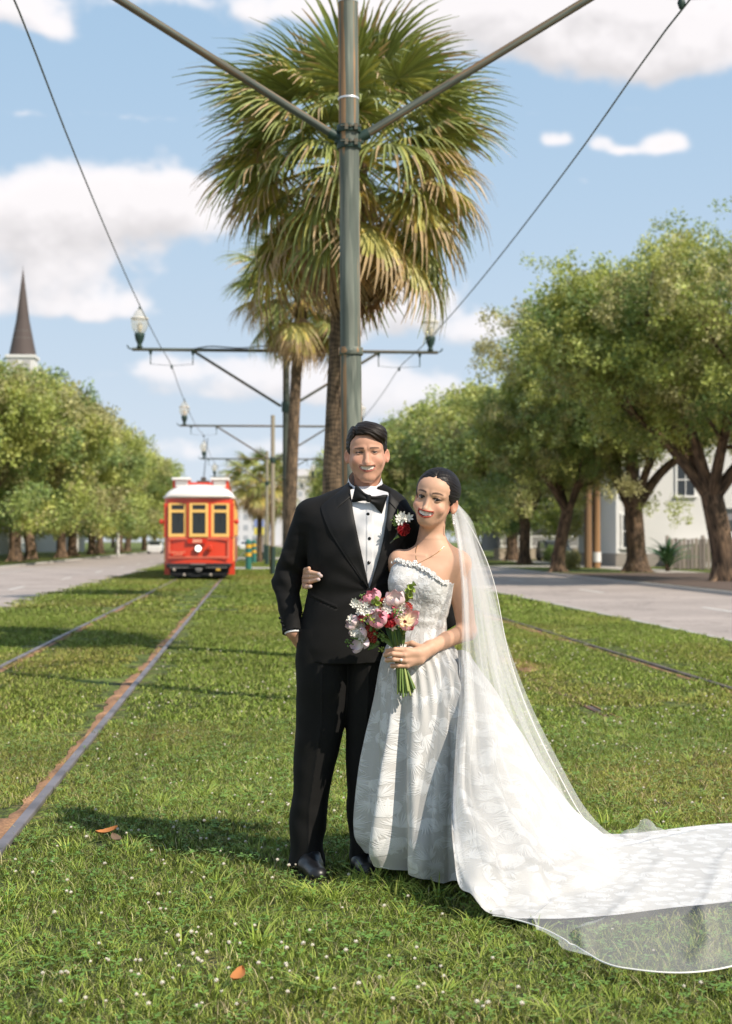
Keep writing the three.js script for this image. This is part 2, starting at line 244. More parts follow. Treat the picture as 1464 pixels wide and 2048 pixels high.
{
  const R = rng(77), near = [], mid = [], far = [], verge = [];
  const inView = (x, z, m) => { const p = V(x, 0, z).sub(camera.position).applyEuler(new THREE.Euler(0, YAW, 0, 'YXZ')); return -p.z > 1 && Math.abs(p.x) < -p.z * .262 + m; };
  const trainPoly = [[905, 1765], [940, 1806], [1030, 1866], [1200, 1868], [1330, 1852], [1464, 1832], [1600, 1806], [1710, 1740], [1650, 1690], [1464, 1676], [1260, 1694], [1100, 1700], [950, 1700], [800, 1700], [770, 1735], [850, 1760]].map(([a, b]) => gnd(a, b));
  const under = (x, z) => { let c = false; for (let i = 0, j = trainPoly.length - 1; i < trainPoly.length; j = i++) { const a = trainPoly[i], b = trainPoly[j]; if ((a.z > z) !== (b.z > z) && x < (b.x - a.x) * (z - a.z) / (b.z - a.z) + a.x) c = !c; } return c; };
  const bare = (x, z, m) => under(x, z) || RAILS.some((r, i) => i !== 2 && Math.abs(x - r) < .035 + m * .9) || (x < -1.09 && x > -1.12 - sandW(z) - m * 1.6) || (z < -69.7 && z > -74.7 && x > -1.2) || (z < -107 && z > -121);
  for (let z = -3.1; z > -10.5; z -= .2) for (let x = -4.7; x < 6.5; x += .2) { const X = x + (R() - .5) * .14, Z = z + (R() - .5) * .14; if (inView(X, Z, .9) && !bare(X, Z, .06)) near.push([X, 0, Z, R() * 6.28, .85 + R() * .35, .75 + .7 * fbm(X * 1.3, Z * 1.3, 3, 3)]); }
  for (let z = -10.4; z > -27; z -= .4) for (let x = -4.7; x < 6.5; x += .4) { const X = x + (R() - .5) * .3, Z = z + (R() - .5) * .3; if (inView(X, Z, 1.5) && !bare(X, Z, .12)) mid.push([X, 0, Z, R() * 6.28, .85 + R() * .35, .7 + .8 * fbm(X * .8, Z * .8, 3, 3)]); }
  for (let z = -26.6; z > -95; z -= .8) for (let x = -4.6; x < 6.5; x += .8) { const X = x + (R() - .5) * .6, Z = z + (R() - .5) * .6; if (inView(X, Z, 2) && !bare(X, Z, .3)) far.push([X, 0, Z, R() * 6.28, .9 + R() * .3, .7 + .7 * fbm(X * .5, Z * .5, 3, 3)]); }
  const tint = (x, z) => { const a = fbm(x * .9, z * .9, 5, 3), dry = .7 * smooth(.52, .74, fbm(x * .7 + 9, z * .5, 8, 3)) + (x < -1 && x > -2.7 ? .2 : 0), t = .78 + .5 * a; return [t * mix(1.02, 1.34, dry), t * mix(1.08, 1.1, dry), t * mix(1.0, 1.3, dry)]; };
  const nearG = [0, 1, 2, 3].map((k) => geoOf(clover(blades(100 + k, 620, .26, .012, .048, .0018, .0038, .16, 1.4), 200 + k, k === 1 ? 26 : 9, .26)));
  const midG = [0, 1, 2].map((k) => geoOf(blades(110 + k, 520, .52, .014, .050, .005, .010, .09, 1.3)));
  const farG = [0, 1].map((k) => geoOf(blades(120 + k, 460, 1.05, .02, .05, .014, .026, .06, 1.3)));
  scatter('grass', 'short mown grass with fine blades close to the couple', nearG, near, tint);
  scatter('grass', 'mown grass in the middle of the median behind the couple', midG, mid, tint);
  scatter('grass', 'distant mown grass around the streetcar track', farG, far, tint);
  // taller coarse tufts
  const tuft = (seed) => { const Q = rng(seed), b = { pos: [], col: [], idx: [] }; for (let i = 0; i < 26; i++) { const a = Q() * 6.28, L = .045 + Q() * .075, w = .0035 + Q() * .003, out = .6 + Q() * .7, x0 = Math.cos(a) * Q() * .05, z0 = Math.sin(a) * Q() * .05, k = b.pos.length / 3, sx = -Math.sin(a) * w / 2, sz = Math.cos(a) * w / 2, c = GREENS[Math.floor(Q() * 4)], t = .85 + Q() * .4;
    for (const [f, wf] of [[0, .8], [.4, 1], [.75, .7]]) { const r = L * out * f * (.6 + .4 * f), y = L * (f * 1.1 - .5 * f * f * out); b.pos.push(x0 + Math.cos(a) * r - sx * wf, y, z0 + Math.sin(a) * r - sz * wf, x0 + Math.cos(a) * r + sx * wf, y, z0 + Math.sin(a) * r + sz * wf); }
    b.pos.push(x0 + Math.cos(a) * L * out, L * (1.1 - .5 * out), z0 + Math.sin(a) * L * out);
    b.idx.push(k, k + 1, k + 2, k + 1, k + 3, k + 2, k + 2, k + 3, k + 4, k + 3, k + 5, k + 4, k + 4, k + 5, k + 6); for (let j = 0; j < 7; j++) b.col.push(c[0] * t * 1.05, c[1] * t * 1.05, c[2] * t); } return geoOf(b); };
  const tufts = [];
  for (const [px, py, n, sp] of [[560, 1800, 7, .3], [960, 1830, 9, .3], [830, 1790, 7, .25], [700, 1790, 6, .2], [300, 1870, 4, .3], [60, 1950, 5, .25], [150, 1720, 5, .25], [950, 2020, 6, .3], [500, 1470, 8, .5], [430, 1480, 6, .4], [330, 1600, 5, .4], [1150, 1500, 9, .8], [1350, 1450, 9, .8], [560, 2010, 4, .25], [1060, 1890, 6, .2], [760, 1900, 5, .4], [1300, 1620, 8, .6], [450, 1850, 5, .3], [20, 1800, 3, .2], [640, 1800, 4, .15], [880, 1800, 6, .12], [740, 1775, 4, .1]]) { const c = gnd(px, py); for (let i = 0; i < n * .7; i++) { const X = c.x + (R() - .5) * sp * 2, Z = c.z + (R() - .5) * sp * 2; if (!bare(X, Z, .08)) tufts.push([X, 0, Z, R() * 6.28, .65 + R() * .5, .7 + R() * .4]); } }
  for (let i = 0; i < 90; i++) { const p = gnd(R() * 1464, 1350 + R() * 690); if (!bare(p.x, p.z, .08)) tufts.push([p.x, 0, p.z, R() * 6.28, .45 + R() * .5, .7 + R() * .3]); }
  scatter('grass', 'taller coarse grass tufts standing out of the lawn', [tuft(1), tuft(2), tuft(3)], tufts, (x, z) => { const t = .8 + .4 * fbm(x * 3, z * 3, 2, 2); return [t, t, t]; });

  // white clover flowers
  const head = []; { const Q = rng(5); for (let i = 0; i < 26; i++) { const y = 1 - 2 * (i + .5) / 26, r = Math.sqrt(1 - y * y), a = i * 2.4, d = V(Math.cos(a) * r, y, Math.sin(a) * r), g = new THREE.ConeGeometry(.0028, .010, 4).rotateX(Math.PI / 2); g.applyQuaternion(new THREE.Quaternion().setFromUnitVectors(V(0, 0, 1), d.clone().add(V(0, .35, 0)).normalize())); g.translate(d.x * .0062, d.y * .0055, d.z * .0062); head.push(paint(g, () => (y < -.45 ? [.55, .42, .26] : [.66, .62, .53]))); } }
  const headG = merge(head), stemG = tube([V(0, -.06, 0), V(.004, -.03, .002), V(0, 0, 0)], .0011, 4, 4, false);
  const headM = std(1, 1, 1, .8, { vertexColors: true }), stemM = std(.10, .17, .04, .8);
  const proto = new THREE.Group(); proto.name = 'clover_flower'; part(proto, 'flower_head', headG, headM); part(proto, 'stem', stemG, stemM);
  tag(proto, 'tiny white clover flower among the grass', 'flower', 'white clover flowers in the lawn');
  const spots = [], clear = (x, z) => bare(x, z, .06);
  for (let tries = 0; spots.length < 520 && tries < 6000; tries++) { const py = 1285 + 755 * Math.pow(R(), 1.35), px = -40 + R() * 1544, p = gnd(px, py); if (p.x < -1.1 && R() < .8) continue; if (clear(p.x, p.z)) continue; if (fbm(p.x * 1.1 + 5, p.z * .9, 3, 3) + (R() - .5) * .5 < .47) continue; spots.push(p); }
  spots.sort((a, b) => b.z - a.z);
  spots.forEach((p, i) => { if (i < 300) { const c = proto.clone(); c.name = numbered('clover_flower'); c.userData = { ...proto.userData }; c.position.set(p.x, .034 + R() * .014, p.z); c.rotation.set((R() - .5) * .5, R() * 6, (R() - .5) * .5); c.scale.setScalar(.5 + R() * .4); scene.add(c); } });
  const rest = spots.slice(300), im = new THREE.InstancedMesh(headG, headM, rest.length), M = new THREE.Matrix4();
  rest.forEach((p, i) => { M.makeTranslation(p.x, .042, p.z).scale(V(.95, .95, .95)); im.setMatrixAt(i, M); });
  im.name = 'clover_flowers'; tag(im, 'distant specks of white clover in the median lawn', 'clover', null, 'stuff'); scene.add(im);
  // dry fallen leaves
  const leafG = (seed) => { const Q = rng(seed), g = new THREE.PlaneGeometry(.10, .055, 8, 4).rotateX(-Math.PI / 2), p = g.attributes.position; for (let i = 0; i < p.count; i++) { const x = p.getX(i) / .05, z = p.getZ(i) / .0275, w = Math.pow(Math.max(0, 1 - x * x), .6); p.setXYZ(i, p.getX(i), .012 * x * x + .010 * z * z + Q() * .003, p.getZ(i) * w); } g.computeVertexNormals(); return g; };
  [[214, 1688, 'curled orange-brown dead leaf lying below the shadow', .3], [476, 1988, 'flat orange dead leaf near the lower edge of the lawn', 1.2], [232, 1702, 'grey-brown dead leaf beside the curled orange leaf', 2.1]].forEach(([px, py, l, a], i) => { const p = gnd(px, py), m = single('dead_leaf', leafG(i + 3), i === 2 ? std(.20, .13, .08, .8) : std(.42, .16, .045, .8), l, 'leaf'); m.position.set(p.x, .05, p.z); m.rotation.set(.1, a, .15); m.scale.setScalar(i === 0 ? 1.0 : .75); });
}
// ---------------------------------------------------------------- trolley poles, arms, lamps, wires
const POLE_X = .83, POLE_Z = [-11.7, -35.4, -58.6, -82, -105, -128, -151, -174];
const WIRES = [-2.0, 3.65], ARM_Y = 6.1, WIRE_Y = 5.72;
const paintTex = dataTex(512, (u, v) => { // weathered green paint, rust and bare patches in long vertical flakes
  const n = tfbm(u, v, 4, 91, 5) * .55 + tile2(u * 24, v * 3, 24, 92) * .25 + tile2(u * 7, v * 2, 7, 97) * .20, rust = smooth(.485, .535, n) * .85, pale = smooth(.52, .60, tfbm(u, v * .5, 10, 95, 4)) * .5, l = .9 + (tfbm(u, v, 16, 93, 3) - .5) * .35;
  return [mix(mix(.42, .62, pale), .74, rust) * l, mix(mix(.455, .63, pale), .56, rust) * l, mix(mix(.42, .58, pale), .40, rust) * l];
}, true);
const oldPaint = (ru, rv) => { const t = paintTex.clone(); t.repeat.set(ru, rv); return t; };
const poleMat = std(.92, .92, .92, .85, { map: oldPaint(1, .8) }), armMat = std(.50, .52, .50, .65, { map: oldPaint(2, .9) }), darkGreen = std(.018, .045, .036, .55), strapMat = std(.75, .75, .76, .4, { metalness: .6 }), wireMat = std(.13, .15, .17, .6), woodPole = std(.30, .27, .20, .85);
const globeMat = std(.93, .91, .86, .12, { physical: true, transmission: .78, thickness: 0, ior: 1.45 }), innerGlobe = std(.75, .70, .60, .7);
function lampInto(parent, x, y) {
  part(parent, 'lamp_cup', lathe([[.02, 0], [.07, 0], [.075, .03], [.055, .06], [.06, .10], [.105, .20], [.125, .30], [.125, .36], [.0, .37]], 20).translate(x, y, 0), darkGreen);
  part(parent, 'lamp_globe', lathe([[.11, .36], [.16, .42], [.20, .52], [.215, .62], [.21, .70], [.18, .76], [.14, .84], [.085, .92], [.03, .97], [0, .98]], 24).translate(x, y, 0), globeMat);
  part(parent, 'lamp_rim', lathe([[.205, .70], [.222, .71], [.222, .735], [.19, .745]], 24).translate(x, y, 0), std(.70, .66, .58, .5));
  part(parent, 'lamp_bulb', lathe([[.03, .37], [.05, .42], [.075, .52], [.06, .60], [0, .64]], 14).translate(x, y, 0), innerGlobe);
  part(parent, 'finial', lathe([[.05, .955], [.035, .985], [.012, 1.0], [.018, 1.03], [.006, 1.06], [0, 1.13]], 12).translate(x, y, 0), darkGreen);
}
const poleLabels = ['peeling green trolley pole standing right behind the groom', 'trolley pole with lamps behind the smaller palm trunk', 'trolley pole third in line, wood-coloured shaft right of the streetcar', 'trolley pole fourth in line along the median', 'trolley pole fifth in line along the median', 'trolley pole sixth in line, tiny in the distance', 'trolley pole seventh in line, tiny in the distance', 'farthest trolley pole at the end of the row'];
POLE_Z.forEach((z, i) => {
  const p = thing('trolley_pole', poleLabels[i], 'pole', V(POLE_X, 0, z), 'trolley poles along the median');
  const fine = i === 0, r = .083;
  if (fine) p.rotation.z = .008;
  const shaft = [bar(V(0, -.05, 0), V(0, 2.95, 0), r * 1.06, r * 1.02, 28, true)];
  const m = fine ? poleMat : i === 1 ? std(.34, .37, .34, .65, { map: oldPaint(1, .5) }) : woodPole;
  part(p, 'shaft', new THREE.CylinderGeometry(r, r * 1.02, 7.35 - 2.9 - (i ? .8 : 0), 28, 6).translate(0, (7.35 + 2.9 - (i ? .8 : 0)) / 2, 0), m);
  part(p, 'lower_shaft', new THREE.CylinderGeometry(r * 1.06, r * 1.08, 2.95, 28, 6).translate(0, 1.42, 0), m);
  if (i) part(p, 'base_sleeve', new THREE.CylinderGeometry(r * 1.3, r * 1.5, 1.15, 20).translate(0, .57, 0), darkGreen);
  part(p, 'collar', lathe([[r, -.03], [r + .02, -.03], [r + .02, .03], [r, .03]], 24).translate(0, 2.92, 0), m);
  part(p, 'cross_arm', bar(V(-3.8, ARM_Y, 0), V(3.8, ARM_Y, 0), .042, .042, 14), armMat);
  for (const s of [-1, 1]) {
    part(p, 'brace', bar(V(s * .13, 4.72, 0), V(s * 2.3, ARM_Y - .03, 0), .034, .034, 14), armMat);
    part(p, 'hook', tube([V(s * 3.8, ARM_Y, 0), V(s * 3.88, ARM_Y + .03, 0), V(s * 3.92, ARM_Y + .09, 0)], .018, 8), darkGreen);
    if (i && i < 6) lampInto(p, s * 3.62, ARM_Y + .04);
    if (i < 5) { const wx = s * 2.83, dr = i ? 0 : .21;
      for (const q of [-.52, .52]) part(p, 'hanger', [bar(V(wx + q, ARM_Y - .03, 0), V(wx + q, ARM_Y - .13, 0), .05, .022, 8), bar(V(wx + q, ARM_Y - .12, 0), V(wx + q, ARM_Y - .37 + dr, 0), .014, .014, 6)], darkGreen);
      part(p, 'hanger_wire', tube([V(wx - .52, ARM_Y - .36 + dr, 0), V(wx, ARM_Y - .39 + dr, 0), V(wx + .52, ARM_Y - .36 + dr, 0)], .006, 5), wireMat);
      part(p, 'insulator', lathe([[0, -.09], [.02, -.07], [.035, -.02], [.02, .02], [0, .03]], 10).translate(wx, ARM_Y - .40 + dr, 0), darkGreen); }
  }
  if (fine) { // the clamp that carries the two braces
    part(p, 'clamp', [lathe([[r, -.10], [r + .018, -.10], [r + .018, -.035], [r, -.035]], 28).translate(0, 4.70, 0), lathe([[r, .035], [r + .018, .035], [r + .018, .095], [r, .095]], 28).translate(0, 4.70, 0)], darkGreen);
    for (const y of [4.64, 4.765]) for (const x of [-.028, .052]) part(p, 'bolt', [box(.028, .05, .03, x, y, r + .012), bar(V(x - .05, y + .004, r + .02), V(x + .04, y + .004, r + .02), .006, .006, 8), box(.012, .022, .022, x + .035, y + .004, r + .02)], armMat);
    for (const s of [-1, 1]) part(p, 'brace_socket', [bar(V(s * .07, 4.69, 0), V(s * .16, 4.735, 0), .04, .046, 14), box(.04, .10, .05, s * .10, 4.70, .0)], darkGreen);
    part(p, 'steel_strap', [lathe([[r, -.008], [r + .004, -.008], [r + .004, .008], [r, .008]], 28).translate(0, 5.02, 0), box(.012, .022, .012, -.084, 5.015, .012)], strapMat);
    part(p, 'steel_strap', lathe([[r, -.008], [r + .004, -.008], [r + .004, .008], [r, .008]], 28).translate(0, 5.83, 0), strapMat);
  } else part(p, 'clamp', lathe([[r, -.12], [r + .03, -.12], [r + .03, .12], [r, .12]], 16).translate(0, 4.70, 0), darkGreen);
  if (i === 1) part(p, 'cable', tube([V(-2.3, ARM_Y + .02, .02), V(-1.9, ARM_Y + .09, .02), V(-1.2, ARM_Y + .055, .02), V(-.2, ARM_Y + .06, .06), V(0, ARM_Y - .3, .12)], .016, 6), std(.05, .05, .05, .7));
});
WIRES.forEach((x, i) => { const pts = []; for (let k = 0; k < 6; k++) { const z0 = 11.8 - k * 23.4, z1 = z0 - 23.4; for (let j = 0; j < 6; j++) { const t = j / 6; pts.push(V(x, WIRE_Y + .21 * (k === 0 ? t : k === 1 ? 1 - t : 0) - .5 * 4 * t * (1 - t) * .5 - .03, mix(z0, z1, t))); } } pts.push(V(x, WIRE_Y - .03, 11.8 - 6 * 23.4));
  single('trolley_wire', tube(pts, .0095, 6, 140, false), wireMat, i ? 'overhead trolley wire slanting across the sky above the bride' : 'overhead trolley wire running to the streetcar', 'wire'); });

// ---------------------------------------------------------------- palms
const frondMats = { green: std(1, 1, 1, .55, { physical: true, vertexColors: true, transmission: .38, thickness: 0 }) };
function frond(seed, len, kind) { // a fan leaf: petiole along +z, segments spread from its end, tips hanging
  const R = rng(seed), pos = [], col = [], idx = [], N = 38;
  const base = kind === 'dead' ? [.50, .34, .20] : kind === 'old' ? [.50, .46, .13] : [.29, .335, .085];
  const quad = (a, b, c, d, k) => { const i = pos.length / 3; pos.push(...a, ...b, ...c, ...d); idx.push(i, i + 1, i + 2, i, i + 2, i + 3); for (let q = 0; q < 4; q++) col.push(...k); };
  const pet = len * .80, droop0 = kind === 'dead' ? .1 : .16;
  let py = 0; const P = (t) => [0, -droop0 * pet * t * t, pet * t];
  for (let i = 0; i < 5; i++) { const a = P(i / 5), b = P((i + 1) / 5), w = mix(.022, .012, i / 5), k = base.map((c, q) => c * (kind === 'dead' ? 1 : [1.5, 1.3, 1.2][q])); quad([a[0] - w, a[1], a[2]], [a[0] + w, a[1], a[2]], [b[0] + w, b[1], b[2]], [b[0] - w, b[1], b[2]], k); quad([a[0], a[1] + w * .7, a[2]], [a[0], a[1] - w * .7, a[2]], [b[0], b[1] - w * .7, b[2]], [b[0], b[1] + w * .7, b[2]], k); }
  const o = P(1), fold = kind === 'dead' ? .55 : 1;
  for (let i = 0; i < N; i++) {
    const f = (i / (N - 1) - .5) * 2, a = f * 2.05 * fold + (R() - .5) * .08, L = len * (.50 + .16 * (1 - f * f)) * (.85 + R() * .25), w0 = .020 + R() * .007, sl = -droop0 * 2;
    const along = .13 * len * (1 - Math.abs(f)), dx = Math.sin(a), dz = Math.cos(a), lift = .10 * Math.cos(f * 9 + i) ;
    const bend = (kind === 'dead' ? .7 : .30) + R() * .38, tone = .72 + R() * .56, yel = R() < .22 ? 1 : 0, brown = kind !== 'dead' && R() < (kind === 'old' ? .6 : .22);
    let prev = null;
    const stepN = 5;
    for (let s = 0; s <= stepN; s++) { const t = s / stepN, r = L * t, fall = bend * L * Math.pow(t, 2.3), x = o[0] + dx * r * (1 - .22 * t * t), z = o[2] + along * t + dz * r * (1 - .22 * t * t), y = o[1] + sl * r * dz * .6 + lift * .06 * t - fall + .03 * (1 - Math.abs(f)) * t, w = w0 * (t < .45 ? mix(.5, 1, t / .45) : mix(1, .12, (t - .45) / .55));
      const cur = [[x - dz * w, y, z + dx * w], [x, y - w * .55, z], [x + dz * w, y, z - dx * w]];
      if (prev) { const g = t > .66 && (brown || kind === 'old') ? [.50, .35, .17] : yel ? [base[0] * 1.55, base[1] * 1.3, base[2] * 1.1] : base, k = g.map((c) => c * tone); quad(prev[0], prev[1], cur[1], cur[0], k); quad(prev[1], prev[2], cur[2], cur[1], k); }
      prev = cur; }
  }
  const g = new THREE.BufferGeometry(); g.setAttribute('position', new THREE.Float32BufferAttribute(pos, 3)); g.setAttribute('color', new THREE.Float32BufferAttribute(col, 3)); g.setIndex(idx); g.computeVertexNormals(); return g;
}
const FRONDS = { green: [0, 1, 2, 3].map((k) => frond(300 + k, 1.28, 'green')), old: [0, 1].map((k) => frond(320 + k, 1.25, 'old')), dead: [0, 1, 2].map((k) => frond(340 + k, 1.12, 'dead')) };
const palmBark = dataTex(512, (u, v) => { const ring = Math.abs(((v * 40 + tile2(u * 8, v * 24, 8, 15) * 1.3) % 1) - .5) * 2, n = tfbm(u, v, 16, 17, 4), f = tile2(u * 120, v * 20, 120, 19), l = .5 + (n - .5) * .5 + (ring - .5) * .16 + (f - .5) * .25; return [l * .62, l * .53, l * .43]; }, true);
palmBark.repeat.set(.8, .45);
const palmBarkM = std(1.5, 1.4, 1.3, .95, { map: palmBark, bumpMap: palmBark, bumpScale: .03 });
function palm(label, pos, H, R0, lean, seed, nGreen, nDead, size, lower = .75) {
  const t = thing('palm_tree', label, 'palm', pos, 'palms along the median'), R = rng(seed), top = V(lean[0], H, lean[1]);
  part(t, 'trunk', tube([V(0, -.1, 0), V(lean[0] * .15, H * .3, lean[1] * .15), V(lean[0] * .5, H * .65, lean[1] * .5), top], (k) => R0 * (k < .08 ? 1.25 - k * 3 : 1.0) * mix(1.06, .80, k), 18, 40), palmBarkM);
  part(t, 'boot', lathe([[R0 * .75, -.9], [R0 * 1.0, -.6], [R0 * 1.25, -.2], [R0 * 1.1, .2], [.05, .5], [0, .52]], 14).translate(top.x, top.y, top.z), std(.16, .11, .065, .95));
  const put = (g, az, el, s, roll) => { const m = part(t, 'frond', g, frondMats.green); m.position.set(top.x + Math.sin(az) * .10, top.y + (el < -.5 ? -.25 : .05) - .15 * R(), top.z + Math.cos(az) * .10); m.rotation.order = 'YXZ'; m.rotation.set(-el, az, roll); m.scale.setScalar(s * size); };
  for (let i = 0; i < nGreen; i++) { const k = (i + .5) / nGreen, el = mix(1.35, -lower, Math.pow(k, .85)) + (R() - .5) * .25, az = i * 2.399 + R() * .5, old = el < .1 && R() < .42; put(old ? FRONDS.old[i % 2] : FRONDS.green[i % 4], az, el, .88 + R() * .24, (R() - .5) * .7); }
  for (let i = 0; i < nDead; i++) put(i % 4 ? FRONDS.dead[i % 3] : FRONDS.old[i % 2], i * 2.399 + R(), -mix(.75, 1.15, R()), .7 + R() * .3, (R() - .5) * .5);
  return t;
}
{
  const a = at(662, 1250, 16.3), b = at(577, 1180, 33), c = at(519, 1105, 92);
  palm('tall palm with a huge fan crown behind the peeling pole', V(a.x, 0, a.z), 5.78, .150, [.24, -.05], 11, 88, 30, .95, .72);
  palm('smaller slender palm between the poles, brown skirt under its crown', V(b.x, 0, b.z), 7.32, .145, [.30, 0], 12, 56, 20, .95, .8);
  palm('distant bushy palm beside the streetcar', V(c.x, 0, c.z), 5.4, .17, [0, 0], 13, 40, 34, 1.35, .8);
  const d = at(534, 1100, 108); palm('distant palm mostly hidden behind the far poles', V(d.x, 0, d.z), 5.2, .17, [.1, 0], 14, 36, 30, 1.3, .8);
}
// ---------------------------------------------------------------- live oaks
const oakBarkT = dataTex(512, (u, v) => { const n = tfbm(u, v * .5, 10, 23, 5), f = tile2(u * 60, v * 14, 60, 29), l = .42 + (n - .5) * .5 + (f - .5) * .3; return [l * .72, l * .60, l * .49]; }, true);
oakBarkT.repeat.set(.5, .35);
const oakBark = std(1.7, 1.6, 1.5, .95, { map: oakBarkT, bumpMap: oakBarkT, bumpScale: .06 });
const leafMat = std(1, 1, 1, .6, { physical: true, vertexColors: true, transmission: .4, thickness: 0 });
function sprig(seed, n, spread, leaf) {
  const R = rng(seed), pos = [], col = [], idx = [];
  for (let i = 0; i < n; i++) {
    const d = V(R() - .5, (R() - .5) * .8, R() - .5).normalize(), c = d.clone().multiplyScalar(spread * Math.pow(R(), .5)), u = V(R() - .5, (R() - .6) * .7, R() - .5).normalize(), w = V(R() - .5, R() - .5, R() - .5).cross(u).normalize(), L = leaf * (.7 + R() * .6), W = L * .32, k = pos.length / 3, t = .8 + R() * .45;
    for (const [a, b] of [[-.5, 0], [0, 1], [.5, 0], [0, -1]]) pos.push(c.x + u.x * a * L + w.x * b * W, c.y + u.y * a * L + w.y * b * W + (a === 0 ? L * .05 : 0), c.z + u.z * a * L + w.z * b * W);
    idx.push(k, k + 1, k + 2, k, k + 2, k + 3);
    for (let j = 0; j < 4; j++) col.push(t, t, t);
  }
  const g = new THREE.BufferGeometry(); g.setAttribute('position', new THREE.Float32BufferAttribute(pos, 3)); g.setAttribute('color', new THREE.Float32BufferAttribute(col, 3)); g.setIndex(idx); g.computeVertexNormals(); return g;
}
const SPRIG = sprig(5, 42, .36, .115), SPRIG_FAR = sprig(6, 30, .50, .20);
// main limbs, boughs and twigs; leaf clumps sit on the twigs
function oak(seed, o) {
  const R = rng(seed), wood = [], ends = [], { trunkH, trunkR, reach, height, limbs = 6, flare = 1.5, bend = [0, 0], aim } = o;
  const fork = V(bend[0], trunkH, bend[1]);
  wood.push(tube([V(0, -.15, 0), V(bend[0] * .15, trunkH * .3, bend[1] * .15), V(bend[0] * .6, trunkH * .7, bend[1] * .6), fork], (t) => trunkR * (t < .25 ? mix(flare, 1, smooth(0, .25, t)) : mix(1, .92, t)) , 14, 16));
  for (let i = 0; i < 5; i++) { const a = i * 1.256 + R() * .6; wood.push(tube([V(Math.cos(a) * trunkR * 1.9, -.12, Math.sin(a) * trunkR * 1.9), V(Math.cos(a) * trunkR * 1.1, .12, Math.sin(a) * trunkR * 1.1), V(Math.cos(a) * trunkR * .5, trunkH * .28, Math.sin(a) * trunkR * .5)], (t) => trunkR * mix(.22, .5, t), 8, 6)); }
  for (let i = 0; i < limbs; i++) {
    const az = aim && aim[i] !== undefined ? aim[i] : i / limbs * 6.283 + (R() - .5) * .7, rise = mix(.30, 1.0, (i * .618 + .25) % 1), L = reach * mix(1, .72, rise) * (.85 + R() * .3), top = fork.y + (height - fork.y) * mix(.40, .78, rise);
    const dir = V(Math.sin(az), 0, Math.cos(az)), side = V(dir.z, 0, -dir.x), w1 = (R() - .5) * L * .3, w2 = (R() - .5) * L * .35;
    const pts = [fork.clone().add(V(0, -trunkR * .6, 0)), fork.clone().addScaledVector(dir, L * .22).addScaledVector(side, w1 * .3).setY(fork.y + (top - fork.y) * .28), fork.clone().addScaledVector(dir, L * .5).addScaledVector(side, w1).setY(fork.y + (top - fork.y) * (.48 + R() * .2)), fork.clone().addScaledVector(dir, L * .78).addScaledVector(side, w2).setY(fork.y + (top - fork.y) * .85)];
    const r0 = trunkR * (.52 + R() * .12);
    wood.push(tube(pts, (t) => r0 * mix(1, .24, Math.pow(t, .8)), 10, 14));
    const curve = new THREE.CatmullRomCurve3(pts);
    for (let j = 0; j < 7; j++) {
      const t = .30 + j * .11 + R() * .05, p = curve.getPoint(Math.min(t, 1)), a2 = az + (j % 2 ? 1 : -1) * (.5 + R() * .9), up = .25 + R() * .9, l2 = reach * (.26 + R() * .24) * (1.15 - t * .35), d2 = V(Math.sin(a2), up, Math.cos(a2)).normalize();
      const q1 = p.clone().addScaledVector(d2, l2 * .5).add(V((R() - .5) * .6, (R() - .5) * .5, (R() - .5) * .6)), q2 = p.clone().addScaledVector(d2, l2).add(V((R() - .5), (R() - .2) * .6, (R() - .5)));
      wood.push(tube([p, q1, q2], (k) => r0 * .34 * mix(1, .25, k), 7, 7));
      ends.push([q2, 1], [q1, .75]);
      for (let k = 0; k < 2; k++) { const e = q1.clone().lerp(q2, R()).add(V((R() - .5) * 3, R() * 1.5 - .3, (R() - .5) * 3)); wood.push(tube([q1.clone().lerp(q2, .3), e], (s) => r0 * .10 * mix(1, .4, s), 5, 2, false)); ends.push([e, .85]); }
    }
    ends.push([pts[3], 1]);
  }
  // clumps over the top so that the crown closes
  for (let i = 0; i < (o.cap ?? 30); i++) { const a = R() * 6.283, r = Math.sqrt(R()) * reach * .86, y = fork.y + (height - fork.y) * (.98 - .55 * Math.pow(r / reach, 2.2)) - R() * 1.2; ends.push([V(fork.x + Math.sin(a) * r, y, fork.z + Math.cos(a) * r), 1.05]); }
  for (let i = 0; i < (o.skirt ?? 0); i++) { const a = R() * 6.283, r = (.62 + .38 * R()) * reach, y = fork.y + R() * 2.2 - .4; ends.push([V(fork.x + Math.sin(a) * r, y, fork.z + Math.cos(a) * r), .8]); }
  return { wood: merge(wood), ends, R };
}
